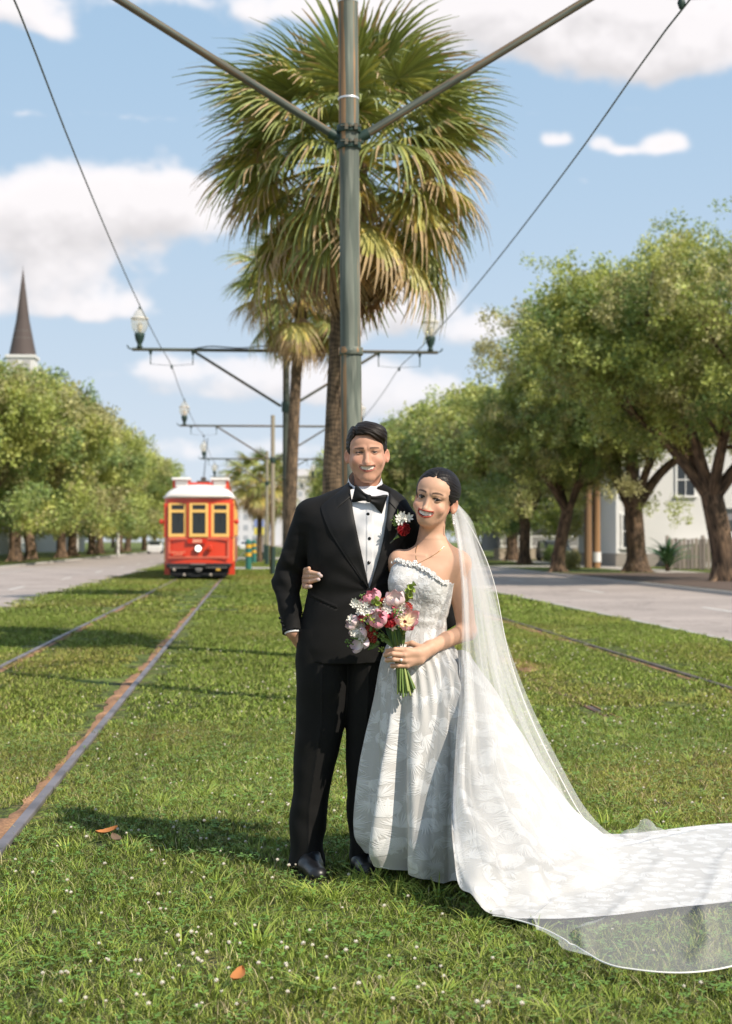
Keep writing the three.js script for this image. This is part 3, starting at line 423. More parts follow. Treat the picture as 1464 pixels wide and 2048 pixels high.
function crownOf(data, per, clump, geo, tones, sc = 1) {
  const R = rng(991), M = new THREE.Matrix4(), Q = new THREE.Quaternion(), E = new THREE.Euler(), c = new THREE.Color(), list = [];
  for (const [p, s] of data.ends) { const n = Math.round(per * s * (.7 + R() * .6)), rx = clump * s * (.75 + R() * .5), ry = rx * (.55 + R() * .25), tone = tones[Math.floor(R() * tones.length)], lumps = [0, 1, 2, 3, 4].map(() => V((R() - .5) * 1.6 * rx, (R() - .4) * 1.3 * ry, (R() - .5) * 1.6 * rx));
    for (let i = 0; i < n; i++) { const l = lumps[i % 5], d = V(R() - .5, (R() - .42), R() - .5).normalize(), r = .35 + .65 * Math.pow(R(), .5); list.push([V(p.x + l.x + d.x * rx * .55 * r, p.y + l.y + d.y * ry * .6 * r, p.z + l.z + d.z * rx * .55 * r), tone, .75 + R() * .5]); } }
  const m = new THREE.InstancedMesh(geo, leafMat, list.length);
  list.forEach(([p, t, k], i) => { M.compose(p, Q.setFromEuler(E.set(R() * 6, R() * 6, R() * 6)), V(sc, sc, sc).multiplyScalar(.75 + R() * .5)); m.setMatrixAt(i, M); m.setColorAt(i, c.setRGB(t[0] * k, t[1] * k, t[2] * k)); });
  m.name = 'crown'; m.userData.kind = 'stuff'; m.castShadow = m.receiveShadow = true; return m;
}
const TONES = [[.30, .37, .09], [.40, .45, .10], [.48, .50, .13], [.22, .31, .08], [.42, .40, .16]];
function tree(label, pos, turn, data, crown, group, scale = 1) { const t = thing('oak_tree', label, 'tree', pos, group); part(t, 'trunk', data.wood, oakBark); const c = crown.clone(); c.name = 'crown'; c.userData.kind = 'stuff'; t.add(c); t.rotation.y = turn; t.scale.setScalar(scale); return t; }
{
  // right of the road: the two big oaks are built singly, the others from two patterns
  const A = oak(41, { trunkH: 2.9, trunkR: .44, reach: 6.4, height: 13.4, limbs: 7, flare: 1.7, bend: [-.2, .2], aim: [-1.45, -.55, .6, 1.5, 2.6, 3.9, -2.3], cap: 46 });
  const B = oak(57, { trunkH: 3.0, trunkR: .41, reach: 6.6, height: 12.0, limbs: 7, flare: 1.4, bend: [-.5, .1], aim: [-1.5, -1.1, .1, 1.2, 2.4, 3.6, -2.1], cap: 44 });
  const C = oak(63, { trunkH: 3.2, trunkR: .34, reach: 4.8, height: 11.0, limbs: 6, flare: 1.3, bend: [.5, .2], cap: 26, skirt: 10 });
  const D = oak(71, { trunkH: 3.0, trunkR: .44, reach: 7.2, height: 13.2, limbs: 6, bend: [.1, 0], cap: 44, skirt: 34 });
  const cA = crownOf(A, 25, 1.45, SPRIG, TONES), cB = crownOf(B, 25, 1.4, SPRIG, TONES), cC = crownOf(C, 22, 1.4, SPRIG, TONES), cD = crownOf(D, 15, 1.6, SPRIG_FAR, TONES, 1.15), cE = crownOf(C, 14, 1.6, SPRIG_FAR, TONES, 1.15);
  const rg = 'oaks along the right road', lg = 'oaks along the left road';
  tree('massive oak with thick forked trunk in front of the white house', V(17.0, 0, -62), 0, A, cA, rg);
  tree('oak cut off by the frame edge with a low arching limb', V(16.1, 0, -47.5), 0, B, cB, rg);
  tree('slim leaning oak on the kerb left of the brown utility pole', V(13.55, 0, -62.5), 0, C, cC, rg, .85);
  tree('leaning oak farther along the right road, second trunk right of the veil', V(18.4, 0, -100), 1.2, D, cD, rg, .95);
  tree('oak directly beside the veil, far trunk at the right road', V(17.6, 0, -111), 2.6, C, cE, rg, 1.15);
  [['oak behind the bride on the right side, mid distance', 16.2, -84, .5, .78, 0], ['oak on the right side beyond the leaning oak', 15.5, -128, 1.9, 1.15, 1], ['hazy oak on the right side, far down the road', 16.5, -150, 3.3, 1.05, 0], ['hazier oak on the right side, farther down the road', 15.5, -178, 4.4, 1.25, 1], ['last large oak on the right side near the groom\'s head', 16, -210, 5.2, 1.1, 0], ['tiny oak at the far end of the right row', 15, -260, .4, 1.1, 1]].forEach(([l, x, z, a, s, k]) => tree(l, V(x, 0, z), a, k ? C : D, k ? cE : cD, rg, s));
  const L = [[-16.9, -88], [-16.2, -99], [-16.8, -110], [-16.0, -121], [-16.6, -133], [-16.2, -146], [-16.9, -160], [-16.3, -176], [-17, -196], [-16.5, -220], [-17, -250], [-17, -290]];
  const say = ['oak with a pale trunk at the left edge of the picture', 'second oak from the left edge on the left road', 'third oak from the left edge, under the steeple', 'fourth oak of the left row', 'fifth oak of the left row', 'sixth oak of the left row', 'seventh oak of the left row', 'eighth oak of the left row, toward the streetcar', 'ninth oak of the left row, close to the streetcar roof', 'tenth oak of the left row, beside the streetcar', 'small far oak behind the streetcar', 'farthest oak at the end of the left row'];
  L.forEach(([x, z], i) => tree(say[i], V(x, 0, z), i * 1.7, i % 3 === 2 ? C : D, i % 3 === 2 ? cE : cD, lg, (i % 3 === 2 ? 1.12 : .90) * (1 + ((i * 37) % 10) * .012)));
  // a darker wood of garden trees behind the left row and the houses, far off
  [[-27, -120], [-30, -140], [-28, -165], [-31, -190], [-28, -220], [-30, -250], [-29, -300], [-26, -100]].forEach(([x, z], i) => tree(['garden oak behind the left row', 'deep garden oak behind the left row', 'tall garden oak behind the left row', 'broad garden oak behind the left row'][i % 4] + (i < 4 ? ', nearer of two' : ', farther of two'), V(x, 0, z), i, i % 2 ? C : D, i % 2 ? cE : cD, 'garden oaks', .8));
  [[34, -120], [38, -150], [33, -175], [37, -210], [42, -125], [46, -160]].forEach(([x, z], i) => tree('garden oak behind the right row, ' + ['first', 'second', 'third', 'fourth', 'fifth', 'sixth'][i] + ' from the white house', V(x, 0, z), i * 2, i % 2 ? C : D, i % 2 ? cE : cD, 'garden oaks', .95));
}
// ---------------------------------------------------------------- buildings
const glassDark = std(.03, .035, .04, .12), whitePaint = std(.64, .63, .61, .8), trimWhite = std(.74, .73, .71, .7), roofGrey = std(.13, .125, .125, .9), doorGreen = std(.02, .07, .055, .6);
function sashWindow(t, x, y, z, w, h, ry = 0) { // on a wall facing +z (ry 0) or -x
  const g = new THREE.Group(); const wn = part(t, 'window', box(w, h, .04, 0, 0, 0), glassDark); wn.position.set(x, y, z); wn.rotation.y = ry;
  part(wn, 'frame', [box(.10, h + .2, .10, -w / 2 - .04, 0, .02), box(.10, h + .2, .10, w / 2 + .04, 0, .02), box(w + .28, .14, .12, 0, h / 2 + .07, .02), box(w + .34, .10, .18, 0, -h / 2 - .06, .04)], trimWhite);
  part(wn, 'sash_bar', [box(w, .06, .05, 0, 0, .03), box(.04, h, .045, 0, 0, .025)], trimWhite); return wn; }
function boards(t, w, h, n, place, mat) { const gh = h / n, g = new THREE.BufferGeometry(); const bg = box(w, gh * 1.02, .03, 0, 0, 0, -.10); for (let i = 0; i < n; i++) { const b = part(t, 'clapboard', bg, mat); place(b, i * gh + gh / 2); } }
{ // white house with a tall plain gable, right behind the big oak
  const t = thing('white_house', 'tall white clapboard house right of the massive oak trunk', 'house', V(24.6, 0, -80));
  part(t, 'wall', [box(10, 6.6, 9, 0, 3.9, 0)], std(.74, .73, .71, .8));
  boards(t, 10.02, 6.2, 34, (b, y) => b.position.set(0, y + .7, 4.52), whitePaint);
  boards(t, 9.02, 6.2, 34, (b, y) => { b.position.set(-5.02, y + .7, 0); b.rotation.y = -Math.PI / 2; }, whitePaint);
  part(t, 'foundation', box(10.1, .7, 9.1, 0, .35, 0), std(.30, .27, .24, .9));
  const sh = new THREE.Shape([new THREE.Vector2(-5.5, 7), new THREE.Vector2(0, 9.6), new THREE.Vector2(5.5, 7), new THREE.Vector2(5.5, 7.2), new THREE.Vector2(0, 9.85), new THREE.Vector2(-5.5, 7.2)]);
  part(t, 'gable', new THREE.ExtrudeGeometry(new THREE.Shape([new THREE.Vector2(-5, 7.1), new THREE.Vector2(0, 9.5), new THREE.Vector2(5, 7.1)]), { depth: .2, bevelEnabled: false }).translate(0, 0, 4.3), whitePaint);
  part(t, 'roof', new THREE.ExtrudeGeometry(sh, { depth: 10, bevelEnabled: false }).translate(0, .05, -5), roofGrey);
  sashWindow(t, -4.2, 4.7, 4.56, .95, 1.7); sashWindow(t, -1.2, 4.7, 4.56, .95, 1.7); sashWindow(t, -4.2, 1.9, 4.56, .95, 1.7); sashWindow(t, 2.4, 4.7, 4.56, .95, 1.7);
  part(t, 'corner_board', [box(.2, 6.4, .1, -4.95, 3.9, 4.56), box(.2, 6.4, .1, 4.95, 3.9, 4.56)], trimWhite);
  part(t, 'step_wall', box(4.4, 1.2, 1.6, .2, .6, 5.4), std(.60, .59, .57, .8));
}
{ // lower gallery house left of the big oak
  const t = thing('porch_house', 'low house with white porch railing between two oak trunks', 'house', V(24.6, 0, -112));
  part(t, 'wall', box(11, 4.6, 8, 0, 2.9, -2), std(.33, .33, .35, .85));
  boards(t, 11.02, 4.2, 22, (b, y) => b.position.set(0, y + .8, 2.02), std(.36, .36, .39, .85));
  part(t, 'porch_floor', box(11.6, .8, 2.6, 0, .4, 3.2), std(.42, .35, .27, .9));
  part(t, 'roof', box(12.2, .22, 12, 0, 5.4, -.5, .10), roofGrey);
  part(t, 'porch_beam', box(11.6, .4, .2, 0, 4.3, 4.3), trimWhite);
  for (let i = 0; i < 6; i++) part(t, 'porch_column', [box(.22, 3.5, .22, -5.6 + i * 2.24, 2.4, 4.3), box(.32, .14, .32, -5.6 + i * 2.24, .9, 4.3)], trimWhite);
  part(t, 'porch_rail', [box(11.2, .08, .08, 0, 1.75, 4.3), box(11.2, .08, .06, 0, .95, 4.3)], trimWhite);
  const bal = box(.05, .8, .05); for (let i = 0; i < 56; i++) { const b = part(t, 'baluster', bal, trimWhite); b.position.set(-5.5 + i * .2, 1.35, 4.3); }
  const d = part(t, 'door', box(.95, 2.2, .08, 1.6, 1.9, 2.06), doorGreen); part(d, 'door_frame', [box(.14, 2.4, .12, 1.05, 2, 2.07), box(.14, 2.4, .12, 2.15, 2, 2.07)], trimWhite);
  sashWindow(t, -3.4, 2.3, 2.06, 1, 1.8); sashWindow(t, -.6, 2.3, 2.06, 1, 1.8); sashWindow(t, 3.8, 2.3, 2.06, 1, 1.8);
}
{ const t = thing('grey_house', 'grey two-storey house partly hidden behind the utility pole', 'house', V(33.6, 0, -128)); part(t, 'wall', box(9, 7, 8, 0, 3.5, 0), std(.30, .30, .33, .85)); boards(t, 9.02, 6.6, 30, (b, y) => b.position.set(0, y + .3, 4.02), std(.33, .33, .36, .85)); part(t, 'roof', box(9.8, .25, 9, 0, 7.2, 0, .14), roofGrey); sashWindow(t, -2.6, 5, 4.06, 1, 1.7); sashWindow(t, 1.2, 5, 4.06, 1, 1.7); sashWindow(t, -2.6, 2, 4.06, 1, 1.7); }
{ const t = thing('stucco_house', 'grey-green house at the frame edge with outdoor stairs', 'house', V(33.9, 0, -72)); part(t, 'wall', box(8, 6.2, 8, 2.2, 3.1, 0), std(.20, .22, .19, .9)); part(t, 'roof', box(9, .25, 9, 2.2, 6.3, 0, 0, 0, .08), roofGrey); sashWindow(t, 0, 3.8, 4.05, 1, 1.6); for (let i = 0; i < 9; i++) part(t, 'stair_tread', box(.3, .06, 1.3, -3.0 + i * .3, .35 + i * .2, 4.9), std(.45, .43, .40, .9)); part(t, 'stair_rail', [bar(V(-3.2, 1.1, 5.5), V(-.4, 2.9, 5.5), .05), bar(V(-3.2, .65, 5.5), V(-.4, 2.45, 5.5), .04)], trimWhite); for (let i = 0; i < 6; i++) part(t, 'stair_baluster', bar(V(-3.1 + i * .54, .3 + i * .36, 5.5), V(-3.1 + i * .54, 1.15 + i * .36, 5.5), .03), trimWhite); }
[[-30, -128, 8, 6.5, .42, .24, .17, 'orange-tan house seen under the left oaks'], [-31, -156, 9, 6, .55, .52, .48, 'pale house glimpsed between trunks of the left row'], [-33, -104, 8, 5, .24, .18, .16, 'dark low house under the leftmost oak']].forEach(([x, z, w, h, r, g, b, l]) => { const t = thing('house', l, 'house', V(x, 0, z)); part(t, 'wall', box(w, h, 8, 0, h / 2, 0), std(r, g, b, .85)); part(t, 'roof', box(w + .8, .3, 9, 0, h + .1, 0), roofGrey); for (const q of [-.3, 0, .3]) sashWindow(t, q * w, h * .45, 4.05, .9, 1.6); const d = part(t, 'door', box(.9, 2.1, .1, w * .15, 1.1, 4.05), doorGreen); });
{ // church steeple over the left trees
  const z = -185, c = at(45, 760, 185), t = thing('church', 'church with dark pointed spire and white belfry above the trees', 'church', V(c.x, 0, z)), k = 185 / F, yy = (py) => EYE + (1083 - py) * k;
  part(t, 'tower', box(3.4, yy(722), 3.4, 0, yy(722) / 2, 0), std(.70, .69, .67, .8));
  part(t, 'nave', box(12, 11, 18, 0, 5.5, -8), std(.62, .60, .57, .8));
  part(t, 'cornice', [box(3.8, .35, 3.8, 0, yy(722) + .1, 0), box(3.7, .3, 3.7, 0, yy(760), 0)], trimWhite);
  const sp = new THREE.CylinderGeometry(.85, 1.75, yy(650) - yy(720), 8).translate(0, (yy(650) + yy(720)) / 2 + .25, 0), sp2 = new THREE.CylinderGeometry(.06, .85, yy(552) - yy(650), 8).translate(0, (yy(552) + yy(650)) / 2 + .25, 0);
  part(t, 'spire', [sp, sp2], std(.085, .065, .06, .8));
  part(t, 'spire_band', [new THREE.CylinderGeometry(1.28, 1.33, .14, 8).translate(0, yy(682), 0), new THREE.CylinderGeometry(1.1, 1.15, .14, 8).translate(0, yy(668), 0)], std(.16, .17, .16, .7));
  part(t, 'finial', bar(V(0, yy(555), 0), V(0, yy(538), 0), .05, .02, 6), std(.1, .09, .09, .6));
  for (const s of [-1, 1]) part(t, 'louvre', box(.9, 2.0, .1, s * .8, yy(742), 1.72), std(.45, .44, .43, .9));
}
{ // pale tall blocks at the end of the avenue
  [[492, 965, 545, 'pale office tower at the vanishing point behind the streetcar', 26, .60, .60, .63], [607, 950, 640, 'wide pale building far down the avenue left of the groom', 34, .58, .56, .57], [470, 1015, 600, 'low pale block beyond the streetcar roof', 22, .56, .56, .58], [640, 1010, 700, 'low tan building far behind the groom\'s shoulder', 30, .50, .42, .37]].forEach(([px, py, d, l, w, r, g, b]) => {
    const p = at(px, py, d), t = thing('far_building', l, 'building', V(p.x, 0, p.z)); part(t, 'wall', box(w, p.y, 14, 0, p.y / 2, 0), std(r, g, b, .8)); part(t, 'roof', box(w * .6, 2.5, 10, 0, p.y + 1.2, 0), std(r, g, b, .8));
    const rows = Math.floor(p.y / 4), cols = Math.floor(w / 3.4); const wg = box(1.7, 2.0, .1); for (let i = 0; i < rows; i++) for (let j = 0; j < cols; j++) { const q = part(t, 'window', wg, std(.36, .38, .42, .3)); q.position.set((j - (cols - 1) / 2) * 3.3, 2.6 + i * 4, 7.05); } });
}
// ---------------------------------------------------------------- street furniture on the right
{
  const wood = dataTex(256, (u, v) => { const l = .5 + (tile2(u * 40, v * 4, 40, 7) - .5) * .4 + (tfbm(u, v, 4, 8, 3) - .5) * .3; return [l * .92, l * .74, l * .56]; }, true); wood.repeat.set(1, .3);
  const t = thing('utility_pole', 'brown wooden double utility pole between two oaks', 'pole', V(17.2, 0, -72)); part(t, 'pole', bar(V(0, -.1, 0), V(0, 9.5, 0), .21, .16, 14), std(.75, .72, .70, .9, { map: wood })); part(t, 'guard_pole', bar(V(.42, -.1, .1), V(.42, 6.5, .1), .20, .18, 14), std(1, .9, .76, .9, { map: wood })); part(t, 'marker', new THREE.CylinderGeometry(.22, .22, .5, 14).translate(.43, .55, .1), trimWhite); part(t, 'cross_arm', box(2.4, .12, .12, 0, 8.8, .1), std(.6, .5, .4, .9, { map: wood }));
  const s = thing('shop_sign', 'dark green framed sign board on two posts by the fence', 'sign', V(23.2, 0, -68)); part(s, 'post', bar(V(-.72, 0, 0), V(-.72, 3.1, 0), .06), doorGreen); part(s, 'post', bar(V(.72, 0, 0), V(.72, 3.1, 0), .06), doorGreen); const bd = part(s, 'board', rbox(1.4, 1.15, .08, .02, 0, 2.4, 0), std(.05, .06, .06, .6)); part(bd, 'panel', box(1.2, .32, .02, 0, 2.55, .05), std(.22, .22, .24, .6));
  const f = thing('picket_fence', 'weathered grey picket fence in front of the white house', 'fence', V(19.9, 0, -67.0)), pg = box(.16, 1.45, .03), fm = [std(.22, .19, .17, .9), std(.27, .23, .20, .9), std(.18, .155, .14, .9)]; for (let i = 0; i < 36; i++) { const p = part(f, 'picket', pg, fm[i % 3]); p.position.set(i * .20, .74 + ((i * 7) % 5) * .012, 0); } part(f, 'rail', [box(7.2, .09, .05, 3.5, .4, -.05), box(7.2, .09, .05, 3.5, 1.15, -.05)], fm[0]); for (let i = 0; i < 5; i++) part(f, 'post', box(.14, 1.65, .14, i * 1.75, .82, -.1), std(.34, .30, .27, .9));
  // fan plant and shrubs by the fence
  const bush = (label, x, z, r, n, tones, cat = 'bush') => { const g = thing('shrub', label, cat, V(x, 0, z)), R = rng(Math.round(x * 10)); const ends = []; for (let i = 0; i < 6; i++) ends.push([V((R() - .5) * r, r * (.3 + R() * .6), (R() - .5) * r), 1]); const c = crownOf({ ends }, n, r * .55, SPRIG, tones, .7); c.name = 'foliage'; g.add(c); for (let i = 0; i < 4; i++) part(g, 'stem', bar(V(0, -.05, 0), V((R() - .5) * r, r * .7, (R() - .5) * r), .03, .015, 6), oakBark); return g; };
  bush('clipped dark shrub in front of the sign board', 22.4, -70, .9, 40, [TONES[3]]); bush('low hedge shrub above the picket fence', 21.2, -69, .8, 40, [TONES[3], TONES[0]]); bush('round shrub beside the stairs at the frame edge', 25.6, -66, 1.0, 40, [TONES[0]]); bush('olive shrub left of the massive oak trunk', 15.4, -68, .75, 40, [TONES[4]]); bush('dark shrub under the porch house', 19.8, -92, .9, 40, [TONES[3]]);
  const ag = thing('spiky_plant', 'spiky broad-leaved plant at the foot of the massive oak', 'plant', V(18.85, 0, -63.5)), R = rng(19), lg = new THREE.PlaneGeometry(.16, 1.5, 2, 8).translate(0, .75, 0); { const p = lg.attributes.position; for (let i = 0; i < p.count; i++) { const v = p.getY(i) / 1.5, x = p.getX(i); p.setXYZ(i, x * (v < .5 ? .7 + v : 1.2 * (1 - v) * 2), p.getY(i) * (1 - .25 * v), v * v * .7 + Math.abs(x) * .4); } lg.computeVertexNormals(); } for (let i = 0; i < 34; i++) { const m = part(ag, 'leaf', lg, std(.06, .13, .045, .45)); m.position.y = .1 + R() * .5; m.rotation.set(.1 + R() * .7, i * 2.4, 0, 'YXZ'); m.scale.setScalar(.8 + R() * .4); } part(ag, 'stem', bar(V(0, -.05, 0), V(0, .6, 0), .12, .1, 8), oakBark);
  const b = thing('brick_planter', 'orange brick planter edging at the frame edge', 'planter', V(23.9, 0, -61)); const br = rbox(.4, .16, .2, .015); for (let r = 0; r < 3; r++) for (let i = 0; i < 10; i++) { const m = part(b, 'brick', br, i % 3 ? std(.36, .15, .08, .9) : std(.42, .19, .10, .9)); m.position.set(-2 + i * .42 + (r % 2) * .2, .09 + r * .17, 0); }
  const m1 = thing('meter_post', 'small grey post with a white cap right of the veil', 'post', V(19.2, 0, -108)); part(m1, 'post', bar(V(0, -.05, 0), V(0, 2.3, 0), .10, .10, 10), woodPole); part(m1, 'cap', rbox(.3, .5, .2, .03, 0, 1.6, .12), trimWhite);
  // yellow and green bollards beside the streetcar, then traffic sign
  const bol = thing('bollard', 'green bollard with two yellow bands right of the streetcar', 'bollard', V(at(497, 1120, 69).x, 0, -69)), grn = std(.03, .16, .13, .5), yel = std(.75, .42, .03, .6); part(bol, 'post', [new THREE.CylinderGeometry(.15, .15, 1.35, 18).translate(0, .65, 0), new THREE.SphereGeometry(.15, 18, 8).translate(0, 1.32, 0)], grn); for (const y of [.72, 1.12]) part(bol, 'band', new THREE.CylinderGeometry(.155, .155, .17, 18).translate(0, y, 0), yel);
  again(bol, V(at(508, 1100, 90).x, 0, -90), 'second banded bollard, smaller and behind the first');
  const sg = thing('traffic_sign', 'small blue and yellow sign on a far post', 'sign', V(at(518, 1066, 98).x, 0, -98)); part(sg, 'post', bar(V(0, -.05, 0), V(0, 2.9, 0), .05), woodPole); part(sg, 'plate', rbox(.7, .5, .04, .02, 0, 2.6, .05), std(.25, .32, .62, .5)); part(sg, 'plate', rbox(.7, .5, .04, .02, 0, 2.05, .05), std(.72, .62, .12, .5)); part(sg, 'box', rbox(.6, 1.0, .3, .03, 0, 1.1, .1), std(.28, .25, .27, .7));
  // parked and passing cars, far away
  const car = (label, px, d, col, x) => { const t = thing('parked_car', label, 'car', V(x ?? at(px, 1090, d).x, ROAD, -d), 'far cars'); const prof = new THREE.Shape(); prof.moveTo(-2.1, .35); prof.lineTo(-2.1, .8); prof.quadraticCurveTo(-1.9, .95, -1.2, 1.0); prof.quadraticCurveTo(-.8, 1.45, -.3, 1.5); prof.lineTo(.9, 1.48); prof.quadraticCurveTo(1.5, 1.4, 1.9, .95); prof.lineTo(2.15, .85); prof.lineTo(2.15, .35); prof.closePath(); const g = new THREE.ExtrudeGeometry(prof, { depth: 1.6, bevelEnabled: true, bevelSize: .08, bevelThickness: .08, bevelSegments: 2 }).translate(0, 0, -.8).rotateY(Math.PI / 2); part(t, 'body', g, std(...col, .3, { physical: true, clearcoat: 1 })); part(t, 'windscreen', box(1.3, .42, .06, 0, 1.22, 1.22, -.55), glassDark); for (const x of [-.8, .8]) for (const z of [-1.3, 1.3]) { const w = part(t, 'wheel', new THREE.CylinderGeometry(.33, .33, .22, 18).rotateZ(Math.PI / 2).translate(x, .33, z), std(.02, .02, .02, .8)); } for (const x of [-.6, .6]) part(t, 'headlight', rbox(.32, .16, .06, .03, x, .72, 2.18), std(.8, .8, .78, .2)); };
  car('white car parked far down the left road behind the streetcar', 312, 175, [.70, .70, .70], -11.8); car('silver car far down the left road', 300, 205, [.45, .46, .48], -9); car('white car at the far crossing right of the streetcar', 490, 240, [.72, .72, .72]); car('dark car parked in the shade before the porch house', 0, 97, [.04, .045, .05], 20.8); car('pale car far behind the bollards', 512, 260, [.6, .6, .62]);
  const pw = thing('white_post', 'slim white post among the left oak trunks', 'post', V(at(236, 1085, 135).x, 0, -135)); part(pw, 'shaft', bar(V(0, -.05, 0), V(0, 3.2, 0), .14, .12, 10), trimWhite); part(pw, 'cap', new THREE.SphereGeometry(.16, 10, 6).translate(0, 3.2, 0), trimWhite);
}
// ---------------------------------------------------------------- the red streetcar
{
  const t = thing('streetcar', 'red streetcar with yellow window frames and white roof coming along the left track', 'streetcar', V(-1.88, 0, -50.5));
  const red = std(.66, .046, .012, .35, { physical: true, clearcoat: .7, clearcoatRoughness: .2 }), yellow = std(.85, .52, .15, .5), cream = std(.78, .74, .70, .5), salmon = std(.66, .14, .085, .5), black = std(.012, .012, .013, .5), grey = std(.16, .15, .145, .6), glass = std(.02, .025, .025, .06), rim = std(.10, .12, .10, .4), L = 14.2, HW = 1.20;
  // body shell with rounded front corners, window openings left open in the front
  const plan = (w, d, r) => { const s = new THREE.Shape(); s.moveTo(-w, d); s.lineTo(-w, -.0 - r); s.quadraticCurveTo(-w, .0, -w + r, .06); s.quadraticCurveTo(0, .22, w - r, .06); s.quadraticCurveTo(w, 0, w, -r); s.lineTo(w, d); s.closePath(); return s; };
  const slab = (w, r, y0, y1, d = -L) => new THREE.ExtrudeGeometry(plan(w, d, r), { depth: y1 - y0, bevelEnabled: false, curveSegments: 10 }).rotateX(Math.PI / 2).translate(0, y1, 0).applyMatrix4(new THREE.Matrix4().makeScale(1, 1, 1));
  const flip = (g) => g; // shape y runs to +z after the turn
  part(t, 'body', [flip(slab(HW, .25, .56, 1.52)), flip(slab(HW, .25, 2.68, 2.90))], red);
  const mull = (x) => box(.10, 1.2, .10, x, 2.1, .17 - Math.abs(x) * .12);
  part(t, 'window_post', [mull(-.37), mull(.37), box(.16, 1.2, .2, -HW + .06, 2.1, -.1), box(.16, 1.2, .2, HW - .06, 2.1, -.1)], red);
  part(t, 'interior_wall', [box(2.2, 1.2, .06, 0, 2.1, -3.2), box(2.3, .06, L - .4, 0, 2.66, -L / 2)], std(.10, .08, .06, .9));
  for (const [x, w] of [[-.745, .62], [0, .64], [.745, .62]]) {
    const z = .20 - Math.abs(x) * .16, wn = part(t, 'window', box(w - .1, 1.08, .015, x, 2.10, z - .02), glass);
    part(wn, 'frame', [box(.10, 1.18, .06, x - w / 2 + .04, 2.10, z), box(.10, 1.18, .06, x + w / 2 - .04, 2.10, z), box(w - .02, .11, .058, x, 1.57, z), box(w - .02, .06, .058, x, 2.67, z), box(w - .02, .10, .066, x, 2.42, z)], yellow);
    part(wn, 'wiper', bar(V(x + .02, 2.36, z + .04), V(x + .06, 2.02, z + .03), .008, .008, 5), black);
  }
  // front panel: border, number, lettering, lamp
  part(t, 'panel_border', [box(2.14, .075, .02, 0, 1.455, .155), box(2.14, .075, .02, 0, .80, .155), box(.075, .60, .02, -1.03, 1.13, .115), box(.075, .60, .02, 1.03, 1.13, .115)], salmon);
  const font = (txt, w, h, size, col) => { const tx = canvasTex(512, 128, (c, W, H) => { c.fillStyle = '#d8290c'; c.fillRect(0, 0, W, H); c.fillStyle = col; c.font = 'bold ' + size + 'px sans-serif'; c.textAlign = 'center'; c.textBaseline = 'middle'; txt.forEach((l, i) => c.fillText(l, W / 2, H * (i + .5) / txt.length, W * .98)); }); return std(.9, .9, .9, .5, { map: tx }); };
  part(t, 'number', new THREE.BoxGeometry(.66, .165, .03).translate(-.06, 1.37, .215), font(["2003"], 1, 1, 118, '#f4d9b8'));
  part(t, 'lettering', new THREE.BoxGeometry(.52, .16, .02).translate(-.72, .93, .185), font(['REGIONAL TRANSIT', 'AUTHORITY'], 1, 1, 58, '#eeb08c'));
  const hl = part(t, 'headlight', new THREE.SphereGeometry(.105, 20, 12).scale(1, 1, .45).translate(-.02, 1.10, .27), std(.95, .93, .86, .15, { emissive: new THREE.Color(1, .95, .82), emissiveIntensity: 1.6 }));
  part(hl, 'headlight_rim', [new THREE.TorusGeometry(.115, .025, 8, 22).translate(-.02, 1.10, .25), new THREE.CylinderGeometry(.12, .12, .16, 20).rotateX(Math.PI / 2).translate(-.02, 1.10, .18)], rim);
  part(t, 'horn_cover', [new THREE.SphereGeometry(.10, 16, 10).translate(.38, 1.10, .25), new THREE.SphereGeometry(.05, 12, 8).translate(.40, 1.17, .32)], red);
  part(t, 'bumper', [rbox(2.24, .17, .34, .05, 0, .50, .10), rbox(.56, .12, .12, .03, .02, .52, .30)], black);
  part(t, 'bumper_plate', [rbox(.52, .05, .06, .02, -.02, .55, .36), rbox(2.0, .03, .04, .01, 0, .43, .28)], grey);
  part(t, 'coupler', [rbox(.24, .12, .35, .04, 0, .36, .2), new THREE.TorusGeometry(.05, .02, 8, 14).translate(0, .34, .4)], grey);
  part(t, 'fender', [box(2.0, .03, .7, 0, .22, .0), rbox(1.9, .06, .06, .02, 0, .14, .36), rbox(.7, .04, .05, .02, -.6, .20, .42), rbox(.8, .04, .05, .02, .5, .20, .42)], black);
  for (const x of [-.85, -.5, .42]) part(t, 'bracket', new THREE.SphereGeometry(.055, 10, 8).translate(x, x < -.7 ? .36 : .18, .42), std(.38, .33, .28, .5));
  part(t, 'marker', rbox(.16, .08, .05, .02, .68, .36, .40), std(.60, .36, .06, .4));
  part(t, 'undercarriage', [box(2.1, .35, L - 1, 0, .40, -L / 2), box(1.9, .3, 2.6, 0, .25, -2.6), box(1.9, .3, 2.6, 0, .25, -11)], black);
  for (const z of [-1.6, -3.4, -10.2, -12]) for (const x of [-.79, .79]) part(t, 'wheel', new THREE.CylinderGeometry(.33, .33, .12, 24).rotateZ(Math.PI / 2).translate(x, .37, z), grey);
  for (const s of [-1, 1]) { part(t, 'corner_stripe', box(.07, 2.2, .08, s * (HW + .005), 1.75, -.42), yellow); part(t, 'step', box(.3, .5, .9, s * (HW - .1), .42, -1.0), red);
    const mr = part(t, 'mirror', new THREE.SphereGeometry(.085, 14, 10).scale(1, 1.1, .7).translate(s * (HW + .12), 2.05, -.1), std(.62, .05, .02, .4)); part(mr, 'mirror_arm', bar(V(s * (HW - .02), 2.1, -.2), V(s * (HW + .1), 2.05, -.1), .015), red);
    part(t, 'side_door', box(.03, 1.95, .9, s * (HW + .012), 1.65, -1.1), yellow);
